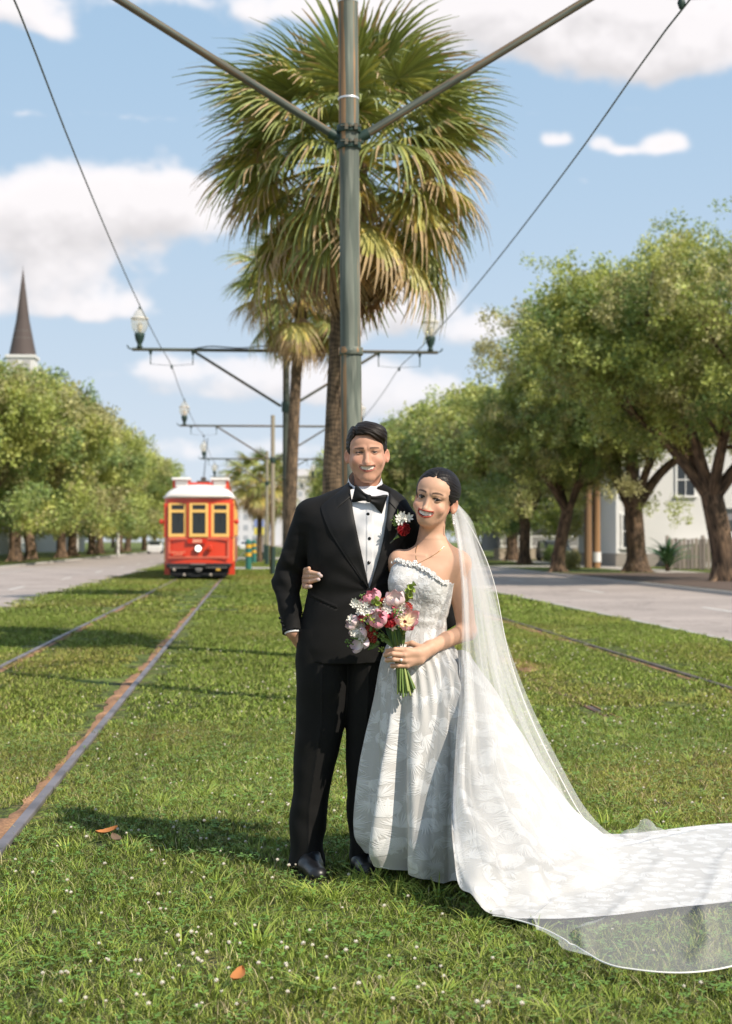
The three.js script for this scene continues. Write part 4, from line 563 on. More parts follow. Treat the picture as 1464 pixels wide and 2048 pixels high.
    for (let i = 0; i < 10; i++) { const w = part(t, 'side_window', box(.02, .95, .72, s * (HW + .005), 2.12, -2.2 - i * 1.18), glass); part(w, 'side_window_frame', [box(.05, .08, .86, s * (HW + .012), 1.62, -2.2 - i * 1.18), box(.05, .08, .86, s * (HW + .012), 2.62, -2.2 - i * 1.18), box(.05, 1.05, .08, s * (HW + .012), 2.12, -1.8 - i * 1.18), box(.05, 1.05, .08, s * (HW + .012), 2.12, -2.6 - i * 1.18)], yellow); }
    part(t, 'side_wall', box(.08, 1.2, L - .4, s * (HW - .055), 2.1, -L / 2 - .1), red); }
  // white roof: a vault with a rounded nose, and the clerestory with its two visors
  const nu = 28, nv = 40, pos = [], idx = []; for (let j = 0; j <= nv; j++) { const b = j / nv, z = j < 12 ? .34 - (1 - Math.cos(j / 12 * 1.5708)) * 1.3 + 0 : -.96 - (j - 12) / (nv - 12) * (L - 1), k = j < 12 ? Math.sin(j / 12 * 1.5708) : 1; for (let i = 0; i <= nu; i++) { const a = i / nu * 2 - 1, wx = (HW + .07) * (j < 12 ? mix(.80, 1, Math.pow(k, .6)) : 1); pos.push(a * wx, 2.93 + .46 * Math.pow(k, .75) * Math.pow(Math.max(0, 1 - Math.pow(Math.abs(a), 2.6)), .62), z + (j < 12 ? -.20 * a * a : 0)); } }
  for (let j = 0; j < nv; j++) for (let i = 0; i < nu; i++) { const a = j * (nu + 1) + i; idx.push(a, a + 1, a + nu + 1, a + 1, a + nu + 2, a + nu + 1); }
  const rg = new THREE.BufferGeometry(); rg.setAttribute('position', new THREE.Float32BufferAttribute(pos, 3)); rg.setIndex(idx); rg.computeVertexNormals();
  part(t, 'roof', rg, cream); part(t, 'roof_edge', slab(HW + .07, .3, 2.88, 2.95), cream);
  part(t, 'clerestory', [box(2.0, .26, L - 3.4, 0, 3.40, -L / 2 - .6), box(.9, .10, .3, 0, 3.38, -1.5)], red);
  for (const s of [-1, 1]) { const v = part(t, 'visor', rbox(.70, .09, .7, .04, s * .70, 3.62, -1.6), cream); v.rotation.z = 0; part(t, 'clerestory_lamp', rbox(.46, .24, .3, .04, s * .68, 3.44, -1.55), cream); part(t, 'clerestory_end', rbox(.62, .30, .3, .02, s * .70, 3.43, -1.72), red); }
  part(t, 'trolley_base', [rbox(.5, .16, .8, .04, .02, 3.58, -4), rbox(.2, .2, .3, .04, .02, 3.7, -4)], std(.08, .07, .06, .7));
  part(t, 'trolley_pole', bar(V(.02, 3.7, -4), V(.01, WIRE_Y - .05, -9.2), .028, .02, 8), wireMat);
  part(t, 'roof_rod', bar(V(-.05, 3.42, -.9), V(-.28, 3.16, -.15), .015, .015, 6), grey);
}
// ---------------------------------------------------------------- distance fields and their skins
const len3 = (x, y, z) => Math.sqrt(x * x + y * y + z * z);
const smin = (a, b, k) => { const h = Math.max(k - Math.abs(a - b), 0) / k; return Math.min(a, b) - h * h * k * .25; };
const smax = (a, b, k) => -smin(-a, -b, k);
const ell = (x, y, z, rx, ry, rz) => { const k0 = len3(x / rx, y / ry, z / rz), k1 = len3(x / (rx * rx), y / (ry * ry), z / (rz * rz)); return k1 < 1e-6 ? -Math.min(rx, ry, rz) : k0 * (k0 - 1) / k1; };
function cap(px, py, pz, a, b, ra, rb) { const bx = b.x - a.x, by = b.y - a.y, bz = b.z - a.z, qx = px - a.x, qy = py - a.y, qz = pz - a.z; const h = clamp((qx * bx + qy * by + qz * bz) / (bx * bx + by * by + bz * bz + 1e-9)); return len3(qx - bx * h, qy - by * h, qz - bz * h) - (ra + (rb - ra) * h); }
// rows: [y, left, right, half depth, middle z] from the top down; a body of blended ovals
function ovals(rows, sq = 2) {
  rows = rows.map((r) => [r[0], (r[1] + r[2]) / 2, (r[2] - r[1]) / 2, r[3], r[4] ?? 0]).sort((a, b) => a[0] - b[0]);
  const n = rows.length, out = [0, 0, 0, 0];
  return (x, y, z) => {
    let i = 0; while (i < n - 2 && y > rows[i + 1][0]) i++;
    const a = rows[i], b = rows[i + 1], t = clamp((y - a[0]) / (b[0] - a[0])), p0 = rows[Math.max(0, i - 1)], p1 = rows[Math.min(n - 1, i + 2)];
    for (let c = 0; c < 4; c++) { const k = c + 1, m0 = (b[k] - p0[k]) / Math.max(1e-4, b[0] - p0[0]) * (b[0] - a[0]), m1 = (p1[k] - a[k]) / Math.max(1e-4, p1[0] - a[0]) * (b[0] - a[0]), t2 = t * t, t3 = t2 * t; out[c] = (2 * t3 - 3 * t2 + 1) * a[k] + (t3 - 2 * t2 + t) * m0 + (-2 * t3 + 3 * t2) * b[k] + (t3 - t2) * m1; }
    const [cx, w, d, cz] = out, X = Math.abs((x - cx) / w), Z = Math.abs((z - cz) / d);
    const q = sq === 2 ? Math.sqrt(X * X + Z * Z) : Math.pow(Math.pow(X, sq) + Math.pow(Z, sq), 1 / sq);
    const g = q < 1e-4 ? 1 / Math.min(w, d) : Math.sqrt(Math.pow(X / w, 2) + Math.pow(Z / d, 2)) / q;
    const side = (q - 1) / Math.max(g, 1 / Math.max(w, d)), over = Math.max(rows[0][0] - y, y - rows[n - 1][0]);
    return over > 0 ? len3(Math.max(side, 0), over, 0) + Math.min(0, 0) : Math.max(side, over);
  };
}
// naive surface nets, in blocks so that only cells near the skin are looked at
function skin(f, lo, hi, h, colour, uvOf) {
  const nx = Math.ceil((hi[0] - lo[0]) / h), ny = Math.ceil((hi[1] - lo[1]) / h), nz = Math.ceil((hi[2] - lo[2]) / h), B = 8, SX = nx + 1, SY = ny + 1, SZ = nz + 1;
  const val = new Float32Array(SX * SY * SZ).fill(NaN), id = (i, j, k) => (k * SY + j) * SX + i, near = [];
  const P = (i, j, k) => f(lo[0] + i * h, lo[1] + j * h, lo[2] + k * h);
  for (let k = 0; k < nz; k += B) for (let j = 0; j < ny; j += B) for (let i = 0; i < nx; i += B) { const d = P(i + B / 2, j + B / 2, k + B / 2); if (Math.abs(d) < B * h * 1.35) near.push([i, j, k]); }
  for (const [bi, bj, bk] of near) for (let k = bk; k <= Math.min(nz, bk + B); k++) for (let j = bj; j <= Math.min(ny, bj + B); j++) for (let i = bi; i <= Math.min(nx, bi + B); i++) { const q = id(i, j, k); if (val[q] !== val[q]) val[q] = P(i, j, k); }
  const vert = new Map(), pos = [], idx = [];
  const E = [[0, 1], [2, 3], [4, 5], [6, 7], [0, 2], [1, 3], [4, 6], [5, 7], [0, 4], [1, 5], [2, 6], [3, 7]];
  const v = new Float64Array(8);
  for (const [bi, bj, bk] of near) for (let k = bk; k < Math.min(nz, bk + B); k++) for (let j = bj; j < Math.min(ny, bj + B); j++) for (let i = bi; i < Math.min(nx, bi + B); i++) {
    let neg = 0; for (let c = 0; c < 8; c++) { v[c] = val[id(i + (c & 1), j + ((c >> 1) & 1), k + (c >> 2))]; if (v[c] < 0) neg++; }
    if (neg === 0 || neg === 8) continue;
    let sx = 0, sy = 0, sz = 0, n = 0;
    for (const [a, b] of E) if ((v[a] < 0) !== (v[b] < 0)) { const t = v[a] / (v[a] - v[b]); sx += (a & 1) + ((b & 1) - (a & 1)) * t; sy += ((a >> 1) & 1) + (((b >> 1) & 1) - ((a >> 1) & 1)) * t; sz += (a >> 2) + ((b >> 2) - (a >> 2)) * t; n++; }
    vert.set(id(i, j, k), pos.length / 3); pos.push(lo[0] + (i + sx / n) * h, lo[1] + (j + sy / n) * h, lo[2] + (k + sz / n) * h);
  }
  const quad = (a, b, c, d, flip) => { if (a === undefined || b === undefined || c === undefined || d === undefined) return; if (flip) idx.push(a, c, b, a, d, c); else idx.push(a, b, c, a, c, d); };
  for (const q of vert.keys()) { const i = q % SX, j = Math.floor(q / SX) % SY, k = Math.floor(q / (SX * SY)); const a = val[q];
    if (j > 0 && k > 0) { const b = val[id(i + 1, j, k)]; if ((a < 0) !== (b < 0)) quad(vert.get(id(i, j - 1, k - 1)), vert.get(id(i, j, k - 1)), vert.get(q), vert.get(id(i, j - 1, k)), a >= 0); }
    if (i > 0 && k > 0) { const b = val[id(i, j + 1, k)]; if ((a < 0) !== (b < 0)) quad(vert.get(id(i - 1, j, k - 1)), vert.get(id(i - 1, j, k)), vert.get(q), vert.get(id(i, j, k - 1)), a >= 0); }
    if (i > 0 && j > 0) { const b = val[id(i, j, k + 1)]; if ((a < 0) !== (b < 0)) quad(vert.get(id(i - 1, j - 1, k)), vert.get(id(i, j - 1, k)), vert.get(q), vert.get(id(i - 1, j, k)), a >= 0); } }
  const n = pos.length / 3, nor = new Float32Array(n * 3), col = colour ? new Float32Array(n * 3) : null, uv = new Float32Array(n * 2), e = h * .35;
  for (let i = 0; i < n; i++) {
    let x = pos[i * 3], y = pos[i * 3 + 1], z = pos[i * 3 + 2], gx = 0, gy = 0, gz = 0;
    for (let it = 0; it < 2; it++) { const d = f(x, y, z); gx = f(x + e, y, z) - f(x - e, y, z); gy = f(x, y + e, z) - f(x, y - e, z); gz = f(x, y, z + e) - f(x, y, z - e); const g = len3(gx, gy, gz) || 1, m = clamp(d / Math.max(g / (2 * e), .5), -h * .6, h * .6); gx /= g; gy /= g; gz /= g; if (it === 0) { x -= gx * m; y -= gy * m; z -= gz * m; } }
    pos[i * 3] = x; pos[i * 3 + 1] = y; pos[i * 3 + 2] = z; nor[i * 3] = gx; nor[i * 3 + 1] = gy; nor[i * 3 + 2] = gz;
    if (col) { const c = colour(x, y, z); col[i * 3] = c[0]; col[i * 3 + 1] = c[1]; col[i * 3 + 2] = c[2]; }
    const q = uvOf ? uvOf(x, y, z) : [x, y]; uv[i * 2] = q[0]; uv[i * 2 + 1] = q[1];
  }
  const g = new THREE.BufferGeometry(); g.setAttribute('position', new THREE.Float32BufferAttribute(pos, 3)); g.setAttribute('normal', new THREE.BufferAttribute(nor, 3)); g.setAttribute('uv', new THREE.BufferAttribute(uv, 2)); if (col) g.setAttribute('color', new THREE.BufferAttribute(col, 3)); g.setIndex(idx); return g;
}
// a person's own axes: x to the right of the picture, y up, z towards the camera
function figure(label, px, depth) {
  const g = gnd(px, 1083 + EYE * F / depth), t = thing('person', label, 'person', V(g.x, 0, g.z)); t.rotation.y = -YAW; t.updateMatrixWorld(true);
  const inv = t.matrixWorld.clone().invert(), eye = camera.position.clone().applyMatrix4(inv);
  t.userData2 = null;
  const W = (x, y, z = 0) => { const r = ray(x, y).transformDirection(inv); return eye.clone().addScaledVector(r, (z - eye.z) / r.z); };
  return { t, W, inv };
}
// a head, measured from the point between the eyes; z = 0 near the ears
function headField(o) {
  const { chin, mouth, nose, jaw = 1, neckR, brow = .011, smile = 6, open = .0055, mw = .030, slit = .0036, lidY = 0, cheek = .022, bridge = 1, noseZ = 1, earX = .0775, earT = .42, noseR = 1, ridge = 1 } = o;
  const A = V(), Bv = V(), N0 = V(0, .006, .084), N1 = V(0, nose + .006, .102 * noseZ), K0 = V(0, -.07, -.028), K1 = V(0, -.24, -.055);
  return (x, y, z) => {
    const far = len3(x, y, z + .01); if (far > .30) return far - .24;
    const s = x < 0 ? -1 : 1, ax = Math.abs(x);
    let d = ell(x, y - .034, z + .014, .0755, .082, .098);
    d = smin(d, ell(x, y + .030, z - .022, .0635 * jaw, .084, .069), .03);
    d = smin(d, ell(x, y - .040, z - .042, .060, .046, .048), .025);
    d = smin(d, cap(ax, y, z, A.set(.049 * jaw, -.036, .002), Bv.set(.015 * jaw, chin + .020, .064), .020 * jaw, .0165), .03);
    d = smin(d, len3(x, y - chin - .019, z - .071) - .0185, .022);
    d = smin(d, len3(ax - .041, y + .034, z - .063) - cheek, .022);
    d = smin(d, cap(ax, y, z, A.set(.012, brow + .006, .083 + .002 * ridge), Bv.set(.046, brow + .004, .068), .0085 * ridge, .008 * ridge), .014);
    d = smax(d, -ell(ax - .031, y - lidY + .001, z - .098, .0165, .0105, .013), .010);
    d = smin(d, smax(len3(ax - .031, y - lidY, z - .0745) - .0138, -ell(ax - .031, y - lidY + .0008 - (ax - .031) * (ax - .031) * -6, z - .09, .0125, slit, .012), .0012), .003);
    // nose
    d = smin(d, cap(x, y, z, N0, N1, .0070 * bridge, .0105 * noseR), .010);
    d = smin(d, len3(x, y - nose, z - .1055 * noseZ) - .0118 * noseR, .008);
    d = smin(d, len3(ax - .0128, y - nose + .004, z - .0935) - .0080 * noseR, .006);
    d = smax(d, -(len3(ax - .0065, y - nose + .0125, z - .1005) - .0036), .003);
    // mouth
    d = smin(d, ell(x, y - mouth - .004, z - .069, .036, .026, .027), .02);
    const yy = y - mouth - smile * x * x, e = Math.sqrt((x / mw) * (x / mw) + (yy / (open + .0008)) * (yy / (open + .0008)));
    if (z > .045) { d -= .0018 * Math.exp(-Math.pow((Math.abs(yy) - open - .0025) / .0032, 2)) * smooth(mw * 1.15, mw * .6, ax);
      const fx = ax - mix(.017, .040, clamp((nose - y) / (nose - mouth + .004))), fold = Math.exp(-Math.pow(fx / .005, 2)) * smooth(nose + .004, nose - .006, y) * smooth(mouth - .012, mouth - .002, y); d += .0009 * fold * (o.fold ?? 1);
      d = smax(d, -Math.max((e - 1) * open, .0855 - z - x * x * 12), .0025); }
    // ears
    const ez = z + .012, ey = y + .010, ex = ax - earX - ez * -earT;
    let ear = ell(ex, ey, ez, .0080, .0295, .0165); ear = smax(ear, -ell(ex - .008, ey - .003, ez - .002, .0080, .018, .0095), .004);
    d = smin(d, ear, .006);
    return smin(d, cap(x, y, z, K0, K1, neckR, neckR * 1.06), .03);
  };
}
function headPaint(o, skinC, extra) { // colours of skin, lips, brows
  return (x, y, z) => {
    const ax = Math.abs(x), n = fbm(x * 60, y * 60, z * 60, 3) - .5;
    let c = [skinC[0] * (1 + n * .12), skinC[1] * (1 + n * .16), skinC[2] * (1 + n * .16)];
    const to = (k, t) => { c = c.map((q, i) => mix(q, k[i], clamp(t))); };
    const blush = Math.exp(-Math.pow((ax - .044) / .018, 2) - Math.pow((y + .034) / .016, 2)) * (z > .03 ? 1 : 0); to(o.blush, blush * (o.blushAmt ?? .3));
    if (Math.abs(ax - .08) < .02 && z < .02 && y > -.05 && y < .03) to(o.blush, .35);
    const by = y - (o.brow + .0075 + (o.arch ?? .002) - Math.pow((ax - .034) / .022, 2) * (o.arch ?? .003)), bt = smooth(.0052, .0022, Math.abs(by) * (1 + Math.max(0, ax - .03) * 22)) * smooth(.009, .014, ax) * smooth(.054, .047, ax); if (z > .03) to(o.browC, bt * .92);
    const mouth = o.mouth, yy = y - mouth - o.smile * x * x, open = o.open, e = Math.sqrt(Math.pow(x / o.mw, 2) + Math.pow(yy / open, 2));
    if (z > .055) { const lip = smooth(open + .0088, open + .0062, Math.abs(yy) + (ax / o.mw) * (ax / o.mw) * .0058) * smooth(o.mw * 1.12, o.mw, ax); to(o.lip, lip * (o.lipAmt ?? .8) * (yy > 0 ? (o.upLip ?? 1) : 1)); if (e < 1.02 && z < .0915 - x * x * 12) to([.50, .21, .17], .9); }
    const ly = y - o.lidY; const lid = Math.sqrt(Math.pow((ax - .031) / .0150, 2) + Math.pow((ly + .0005) / (o.slit + .0032), 2)); if (z > .055 && lid < 1.28) to(o.lash, smooth(1.28, 1.02, lid) * (ly > -.0005 ? .97 : (o.lower ?? .35)));
    return extra ? extra(c, x, y, z) : c;
  };
}
// a flat cloth piece laid on a field from the front: two edges in picture points
function laid(W, f, A, B, off, thick = .006, nu = 8, nv = 24, zTop = .4) {
  const ca = new THREE.CatmullRomCurve3(A.map(([x, y]) => V(x, -y, 0)), false, 'catmullrom', .3), cb = new THREE.CatmullRomCurve3(B.map(([x, y]) => V(x, -y, 0)), false, 'catmullrom', .3), pos = [], idx = [], a = V(), b = V();
  const drop = (px, py) => { let z = zTop, p = W(px, py, z); for (let i = 0; i < 60; i++) { const d = f(p.x, p.y, p.z) - off; if (d < .0006) break; z -= Math.max(d * .8, .0006); if (z < -.2) break; p = W(px, py, z); } return p; };
  for (let layer = 0; layer < 2; layer++) for (let j = 0; j <= nv; j++) { ca.getPoint(j / nv, a); cb.getPoint(j / nv, b); for (let i = 0; i <= nu; i++) { const t = i / nu, p = drop(mix(a.x, b.x, t), -mix(a.y, b.y, t)); const edge = (i === 0 || i === nu || j === 0 || j === nv) ? 1 : 0; pos.push(p.x, p.y, p.z - layer * thick - edge * (layer ? 0 : thick * .45)); } }
  const S = (nu + 1) * (nv + 1), q = (i, j, l) => l * S + j * (nu + 1) + i, f4 = (p, r, s, t) => idx.push(p, r, s, p, s, t);
  for (let j = 0; j < nv; j++) for (let i = 0; i < nu; i++) { f4(q(i, j, 0), q(i + 1, j, 0), q(i + 1, j + 1, 0), q(i, j + 1, 0)); f4(q(i, j, 1), q(i, j + 1, 1), q(i + 1, j + 1, 1), q(i + 1, j, 1)); }
  for (let j = 0; j < nv; j++) for (const i of [0, nu]) f4(q(i, j, 0), q(i, j + 1, 0), q(i, j + 1, 1), q(i, j, 1));
  for (let i = 0; i < nu; i++) for (const j of [0, nv]) f4(q(i, j, 0), q(i + 1, j, 0), q(i + 1, j, 1), q(i, j, 1));
  const g = new THREE.BufferGeometry(); g.setAttribute('position', new THREE.Float32BufferAttribute(pos, 3)); g.setAttribute('uv', new THREE.Float32BufferAttribute(pos.flatMap((_, i) => (i % 3 ? [] : [pos[i], pos[i + 1]])), 2)); g.setIndex(idx); g.computeVertexNormals();
  // the front side must look to the camera
  const n = g.attributes.normal; let sum = 0; for (let i = 0; i < S; i++) sum += n.getZ(i); if (sum < 0) { for (let i = 0; i < idx.length; i += 3) { const t = idx[i]; idx[i] = idx[i + 1]; idx[i + 1] = t; } g.setIndex(idx); g.computeVertexNormals(); }
  return g;
}
// ---------------------------------------------------------------- the groom
const skinBump = dataTex(256, (u, v) => [.5 + (tile2(u * 64, v * 64, 64, 13) - .5) * .6 + (tile2(u * 128, v * 128, 128, 14) - .5) * .5]); skinBump.repeat.set(9, 9);
const skinMat = (r = .5) => std(1, 1, 1, r, { physical: true, vertexColors: true, specularIntensity: .6, bumpMap: skinBump, bumpScale: .00012 });
const clothBump = dataTex(256, (u, v) => [.5 + (tile2(u * 128, v * 128, 128, 3) - .5) * .6 + (((Math.floor(u * 128) + Math.floor(v * 128)) & 1) - .5) * .3]);
clothBump.repeat.set(8, 8);
function eyeball(parent, c, r, iris, look = [0, 0]) {
  const g = new THREE.SphereGeometry(r, 28, 20); paint(g, (p) => { const a = p.clone().normalize(), d = Math.acos(clamp(a.dot(V(look[0], look[1], 1).normalize()), -1, 1)); return d < .17 ? [.006, .005, .005] : d < .42 ? iris : [.62, .58, .55]; });
  const m = part(parent, 'eye', g, std(1, 1, 1, .12, { vertexColors: true })); m.position.copy(c); return m;
}
function teethGeo(o) { // single teeth set along the arch, narrower towards the corners
  const list = [], ws = [.0085, .0068, .0076, .0066, .006]; let x = 0; ws.forEach((w, i) => { const c = x + w / 2; x += w * .97; if (c > o.mw * .9) return; for (const s of [-1, 1]) { const z = .0905 - c * c * 14, y = o.mouth + o.smile * c * c, top = y + o.open * 1.25, bot = y - o.open * (o.show ?? .4) + (i === 1 ? .0008 : 0) + i * .0003, h = top - bot; const g = new RoundedBoxGeometry(w * 1.0, h, .005, 2, .0012); g.rotateY(s * Math.atan(28 * c) * .8); list.push(g.translate(s * c, (top + bot) / 2, z)); } });
  return merge(list); }
const hairStreak = dataTex(512, (u, v) => { const a = tile2(u * 256, v * 6, 256, 3) * .5 + tile2(u * 90, v * 3, 90, 5) * .3 + tile2(u * 30, v * 2, 30, 6) * .2, l = .25 + a * .75; return [l, l * .93, l * .88]; }, true), hairRel = dataTex(512, (u, v) => [tile2(u * 256, v * 6, 256, 3) * .5 + tile2(u * 90, v * 3, 90, 5) * .3 + tile2(u * 30, v * 2, 30, 6) * .2]);
const hairMat = (r, g, b, rough, spec) => std(r, g, b, rough, { physical: true, specularIntensity: spec, map: hairStreak, bumpMap: hairRel, bumpScale: .0035 });
let groomJacket, groomW, groomFig;
{
  const { t, W } = figure('dark-haired groom in black tuxedo and bow tie standing with one hand in his pocket', 660, 5.85); groomFig = t; groomW = W;
  const L = (x, y, z = 0) => W(x, y, z), Y = (py) => W(700, py, 0).y, X = (px) => W(px, 1100, 0).x;
  const black = std(.0075, .0070, .0068, .78, { physical: true, bumpMap: clothBump, bumpScale: .0003, specularIntensity: .45, sheen: .25, sheenRoughness: .6, sheenColor: new THREE.Color(.12, .11, .10) }), satin = std(.0065, .0062, .0062, .55, { physical: true, specularIntensity: .5, bumpMap: clothBump, bumpScale: .0003 }), white = std(.70, .69, .70, .8);
  const R = (py, l, r, b, cz = 0) => [Y(py), X(l), X(r), b, cz];
  const torsoRows = [R(966, 697, 766, .050, -.050), R(974, 680, 780, .070, -.045), R(986, 650, 800, .088, -.03), R(1000, 625, 815, .105, -.02), R(1020, 612, 822, .118, -.01), R(1050, 608, 818, .130, 0), R(1100, 614, 808, .138, .005), R(1150, 616, 799, .130, .005), R(1190, 614, 795, .124, .005), R(1240, 605, 800, .130, .005), R(1290, 595, 806, .136, .005), R(1322, 594, 812, .136, .005)];
  const torso = ovals(torsoRows, 2.25);
  const sh = L(624, 1030, -.01), el = L(573, 1160, -.055), wr = L(585, 1262, .030), sh2 = L(806, 1048, -.01), el2 = L(868, 1176, -.14), wr2 = L(900, 1250, -.12);
  const wrinkle = (x, y, z, a, fx, fy) => a * (noise3(x * fx + 7, y * fy, z * fx) + .5 * noise3(x * fx * 2.3, y * fy * 2.1 + 9, z * fx * 2.2) - .75);
  const yB = Y(1176), vL = [L(699, 968), L(709, 1040), L(723, 1110), L(738, 1176)], vR = [L(778, 990), L(772, 1050), L(760, 1110), L(739, 1176)];
  const edge = (pts, y) => { for (let i = 0; i < 3; i++) if (y > pts[i + 1].y || i === 2) return mix(pts[i].x, pts[i + 1].x, (y - pts[i].y) / (pts[i + 1].y - pts[i].y)); };
  const jacketBase = (x, y, z) => {
    let d = torso(x, y, z);
    const arm = smin(cap(x, y, z, sh, el, .073, .056), cap(x, y, z, el, wr, .055, .042), .025), arm2 = smin(cap(x, y, z, sh2, el2, .068, .058), cap(x, y, z, el2, wr2, .058, .045), .02);
    const ta = clamp((sh.y - y) / (sh.y - wr.y));
    // sleeve folds, deepest at the elbow
    const fold = Math.sin((y * 62 + (x + z) * 46) + 3 * noise3(x * 12, y * 9, z * 12)) * .0042 * Math.exp(-Math.pow((y - el.y) / .10, 2)) + wrinkle(x, y, z, .010, 12, 26) * .6;
    d = smin(d, arm + fold * smooth(0, .25, ta), mix(.006, .03, smooth(Y(1115), Y(1060), y)));
    d = smin(d, arm2, .03);
    // pulls running to the button and across the waist
    const bx = x - X(738), by = y - yB, r = len3(bx, by, 0), ang = Math.atan2(by, bx);
    d += Math.sin(ang * 9 + 5 * noise3(bx * 7, by * 7, 3)) * .0022 * Math.exp(-Math.pow((r - .11) / .10, 2)) * (z > 0 ? 1 : 0);
    d += wrinkle(x, y, z, .006, 9, 14);
    return d;
  };
  const nb0 = L(730, 988, -.040), hem = (x) => Y(1322) + .018 * Math.pow((x - X(690)) / .16, 2) - .006;
  const jacket = (x, y, z) => {
    let d = jacketBase(x, y, z);
    if (y > yB - .02) { const w = Math.max(edge(vL, y) - x, x - edge(vR, y), yB - y, .02 - z); d = smax(d, -w, .006); }
    d = Math.max(d, hem(x) - y);
    if (y > Y(1010)) d = smax(d, .073 - len3(x - nb0.x, 0, (z - nb0.z) * .95), .004);
    // sleeve end
    const ax = wr.x - el.x, ay = wr.y - el.y, az = wr.z - el.z, l = len3(ax, ay, az), s = ((x - el.x) * ax + (y - el.y) * ay + (z - el.z) * az) / l; if (x < X(606) && y < Y(1235)) d = Math.max(d, s - l - .006);
    // pocket slit and side vent of the tails below the button: open fronts
    const fx = x - X(739) - (yB - y) * .22; if (y < yB && z > 0) { d += .010 * Math.exp(-Math.pow(fx / .006, 2)); }
    const pk = (y - Y(1203)) + (x - X(645)) * .42; if (z > .03 && x > X(617) && x < X(676)) d += .003 * Math.exp(-Math.pow(pk / .0035, 2)) - .002 * Math.exp(-Math.pow((pk - .009) / .005, 2));
    return d;
  };
  groomJacket = jacket;
  const bb = (a, b) => [[X(a[0]) - .02, Y(a[1]) - .02, a[2]], [X(b[0]) + .02, Y(b[1]) + .02, b[2]]];
  const jm = part(t, 'jacket', skin(jacket, [X(535), Y(1335), -.24], [X(915), Y(950), .24], .0062, null), black);
  // ---- shirt
  const shirtF = (x, y, z) => { let d = torso(x, y, z) + .014; const pl = (x - X(739)) ; d -= .0022 * (smooth(.014, .012, Math.abs(pl))); d += .0016 * Math.sin(y * 95 + x * 30) * noise3(x * 14, y * 14, 2); return Math.max(d, Y(1185) - y, y - Y(972), -.02 - z); };
  const sm = part(t, 'shirt', skin(shirtF, [X(640), Y(1190), -.05], [X(815), Y(960), .2], .005), white);
  const nb = L(730, 988, -.040);
  const collar = []; { const n = 40; const mk = (r0, y0, r1, y1, a0, a1, dz) => { const pos = [], idx = []; for (let i = 0; i <= n; i++) { const a = mix(a0, a1, i / n); for (const [r, y] of [[r0, y0], [mix(r0, r1, .5) + .001, mix(y0, y1, .5)], [r1, y1]]) pos.push(nb.x + Math.sin(a) * r, nb.y + y - .046 * Math.cos(a) + dz, nb.z + Math.cos(a) * r * 1.05); if (i) for (let k = 0; k < 2; k++) { const p = (i - 1) * 3 + k; idx.push(p, p + 1, p + 3, p + 1, p + 4, p + 3); } } const g = new THREE.BufferGeometry(); g.setAttribute('position', new THREE.Float32BufferAttribute(pos, 3)); g.setAttribute('uv', new THREE.Float32BufferAttribute(pos.flatMap((_, i) => (i % 3 ? [] : [pos[i], pos[i + 1]])), 2)); g.setIndex(idx); g.computeVertexNormals(); return g; };
    collar.push(mk(.0740, -.03, .0660, .064, .02, 6.263, 0), mk(.086, -.014, .0680, .065, .20, 6.08, 0)); }
  part(sm, 'collar', merge(collar), white);
  for (const [px, py] of [[736, 1028], [739, 1077], [738, 1125]]) { let z = .3, p = L(px, py, z); while (z > 0 && shirtF(p.x, p.y, p.z) > .0005) { z -= .0005; p = L(px, py, z); } part(sm, 'stud', new THREE.SphereGeometry(.0068, 14, 8).scale(1, 1, .5).translate(p.x, p.y, p.z + .001), std(.01, .01, .01, .15)); }
  // ---- lapels
  part(jm, 'lapel', laid(W, jacketBase, [[698, 966], [702, 1000], [713, 1058], [725, 1115], [738, 1174]], [[668, 990], [642, 1014], [659, 1062], [690, 1112], [736, 1177]], .007, .007, 8, 30), satin);
  part(jm, 'lapel', laid(W, jacketBase, [[778, 988], [774, 1030], [766, 1080], [755, 1125], [740, 1174]], [[798, 1006], [824, 1036], [806, 1082], [780, 1126], [742, 1177]], .007, .007, 8, 30), satin);
  part(jm, 'lapel_collar', laid(W, jacketBase, [[697, 964], [700, 978], [702, 994]], [[688, 972], [668, 1000], [673, 1018]], .010, .007, 6, 12), satin);
  part(jm, 'lapel_collar', laid(W, jacketBase, [[776, 984], [778, 992], [777, 1004]], [[784, 990], [798, 1010], [794, 1022]], .010, .007, 6, 12), satin);
  { const p = L(738, 1180, .147); part(jm, 'button', new THREE.CylinderGeometry(.0095, .0095, .006, 18).rotateX(Math.PI / 2).translate(p.x, p.y, p.z), satin); }
  for (let i = 0; i < 4; i++) { const p = L(560 + i * 3.2, 1236 + i * 8, .055); part(jm, 'cuff_button', new THREE.SphereGeometry(.006, 10, 8).translate(p.x, p.y, p.z), satin); }
  part(t, 'shirt_cuff', new THREE.CylinderGeometry(.036, .034, .016, 22, 1, true).applyQuaternion(new THREE.Quaternion().setFromUnitVectors(V(0, -1, 0), wr.clone().sub(el).normalize())).translate(wr.x + .002, wr.y - .005, wr.z + .002), white);
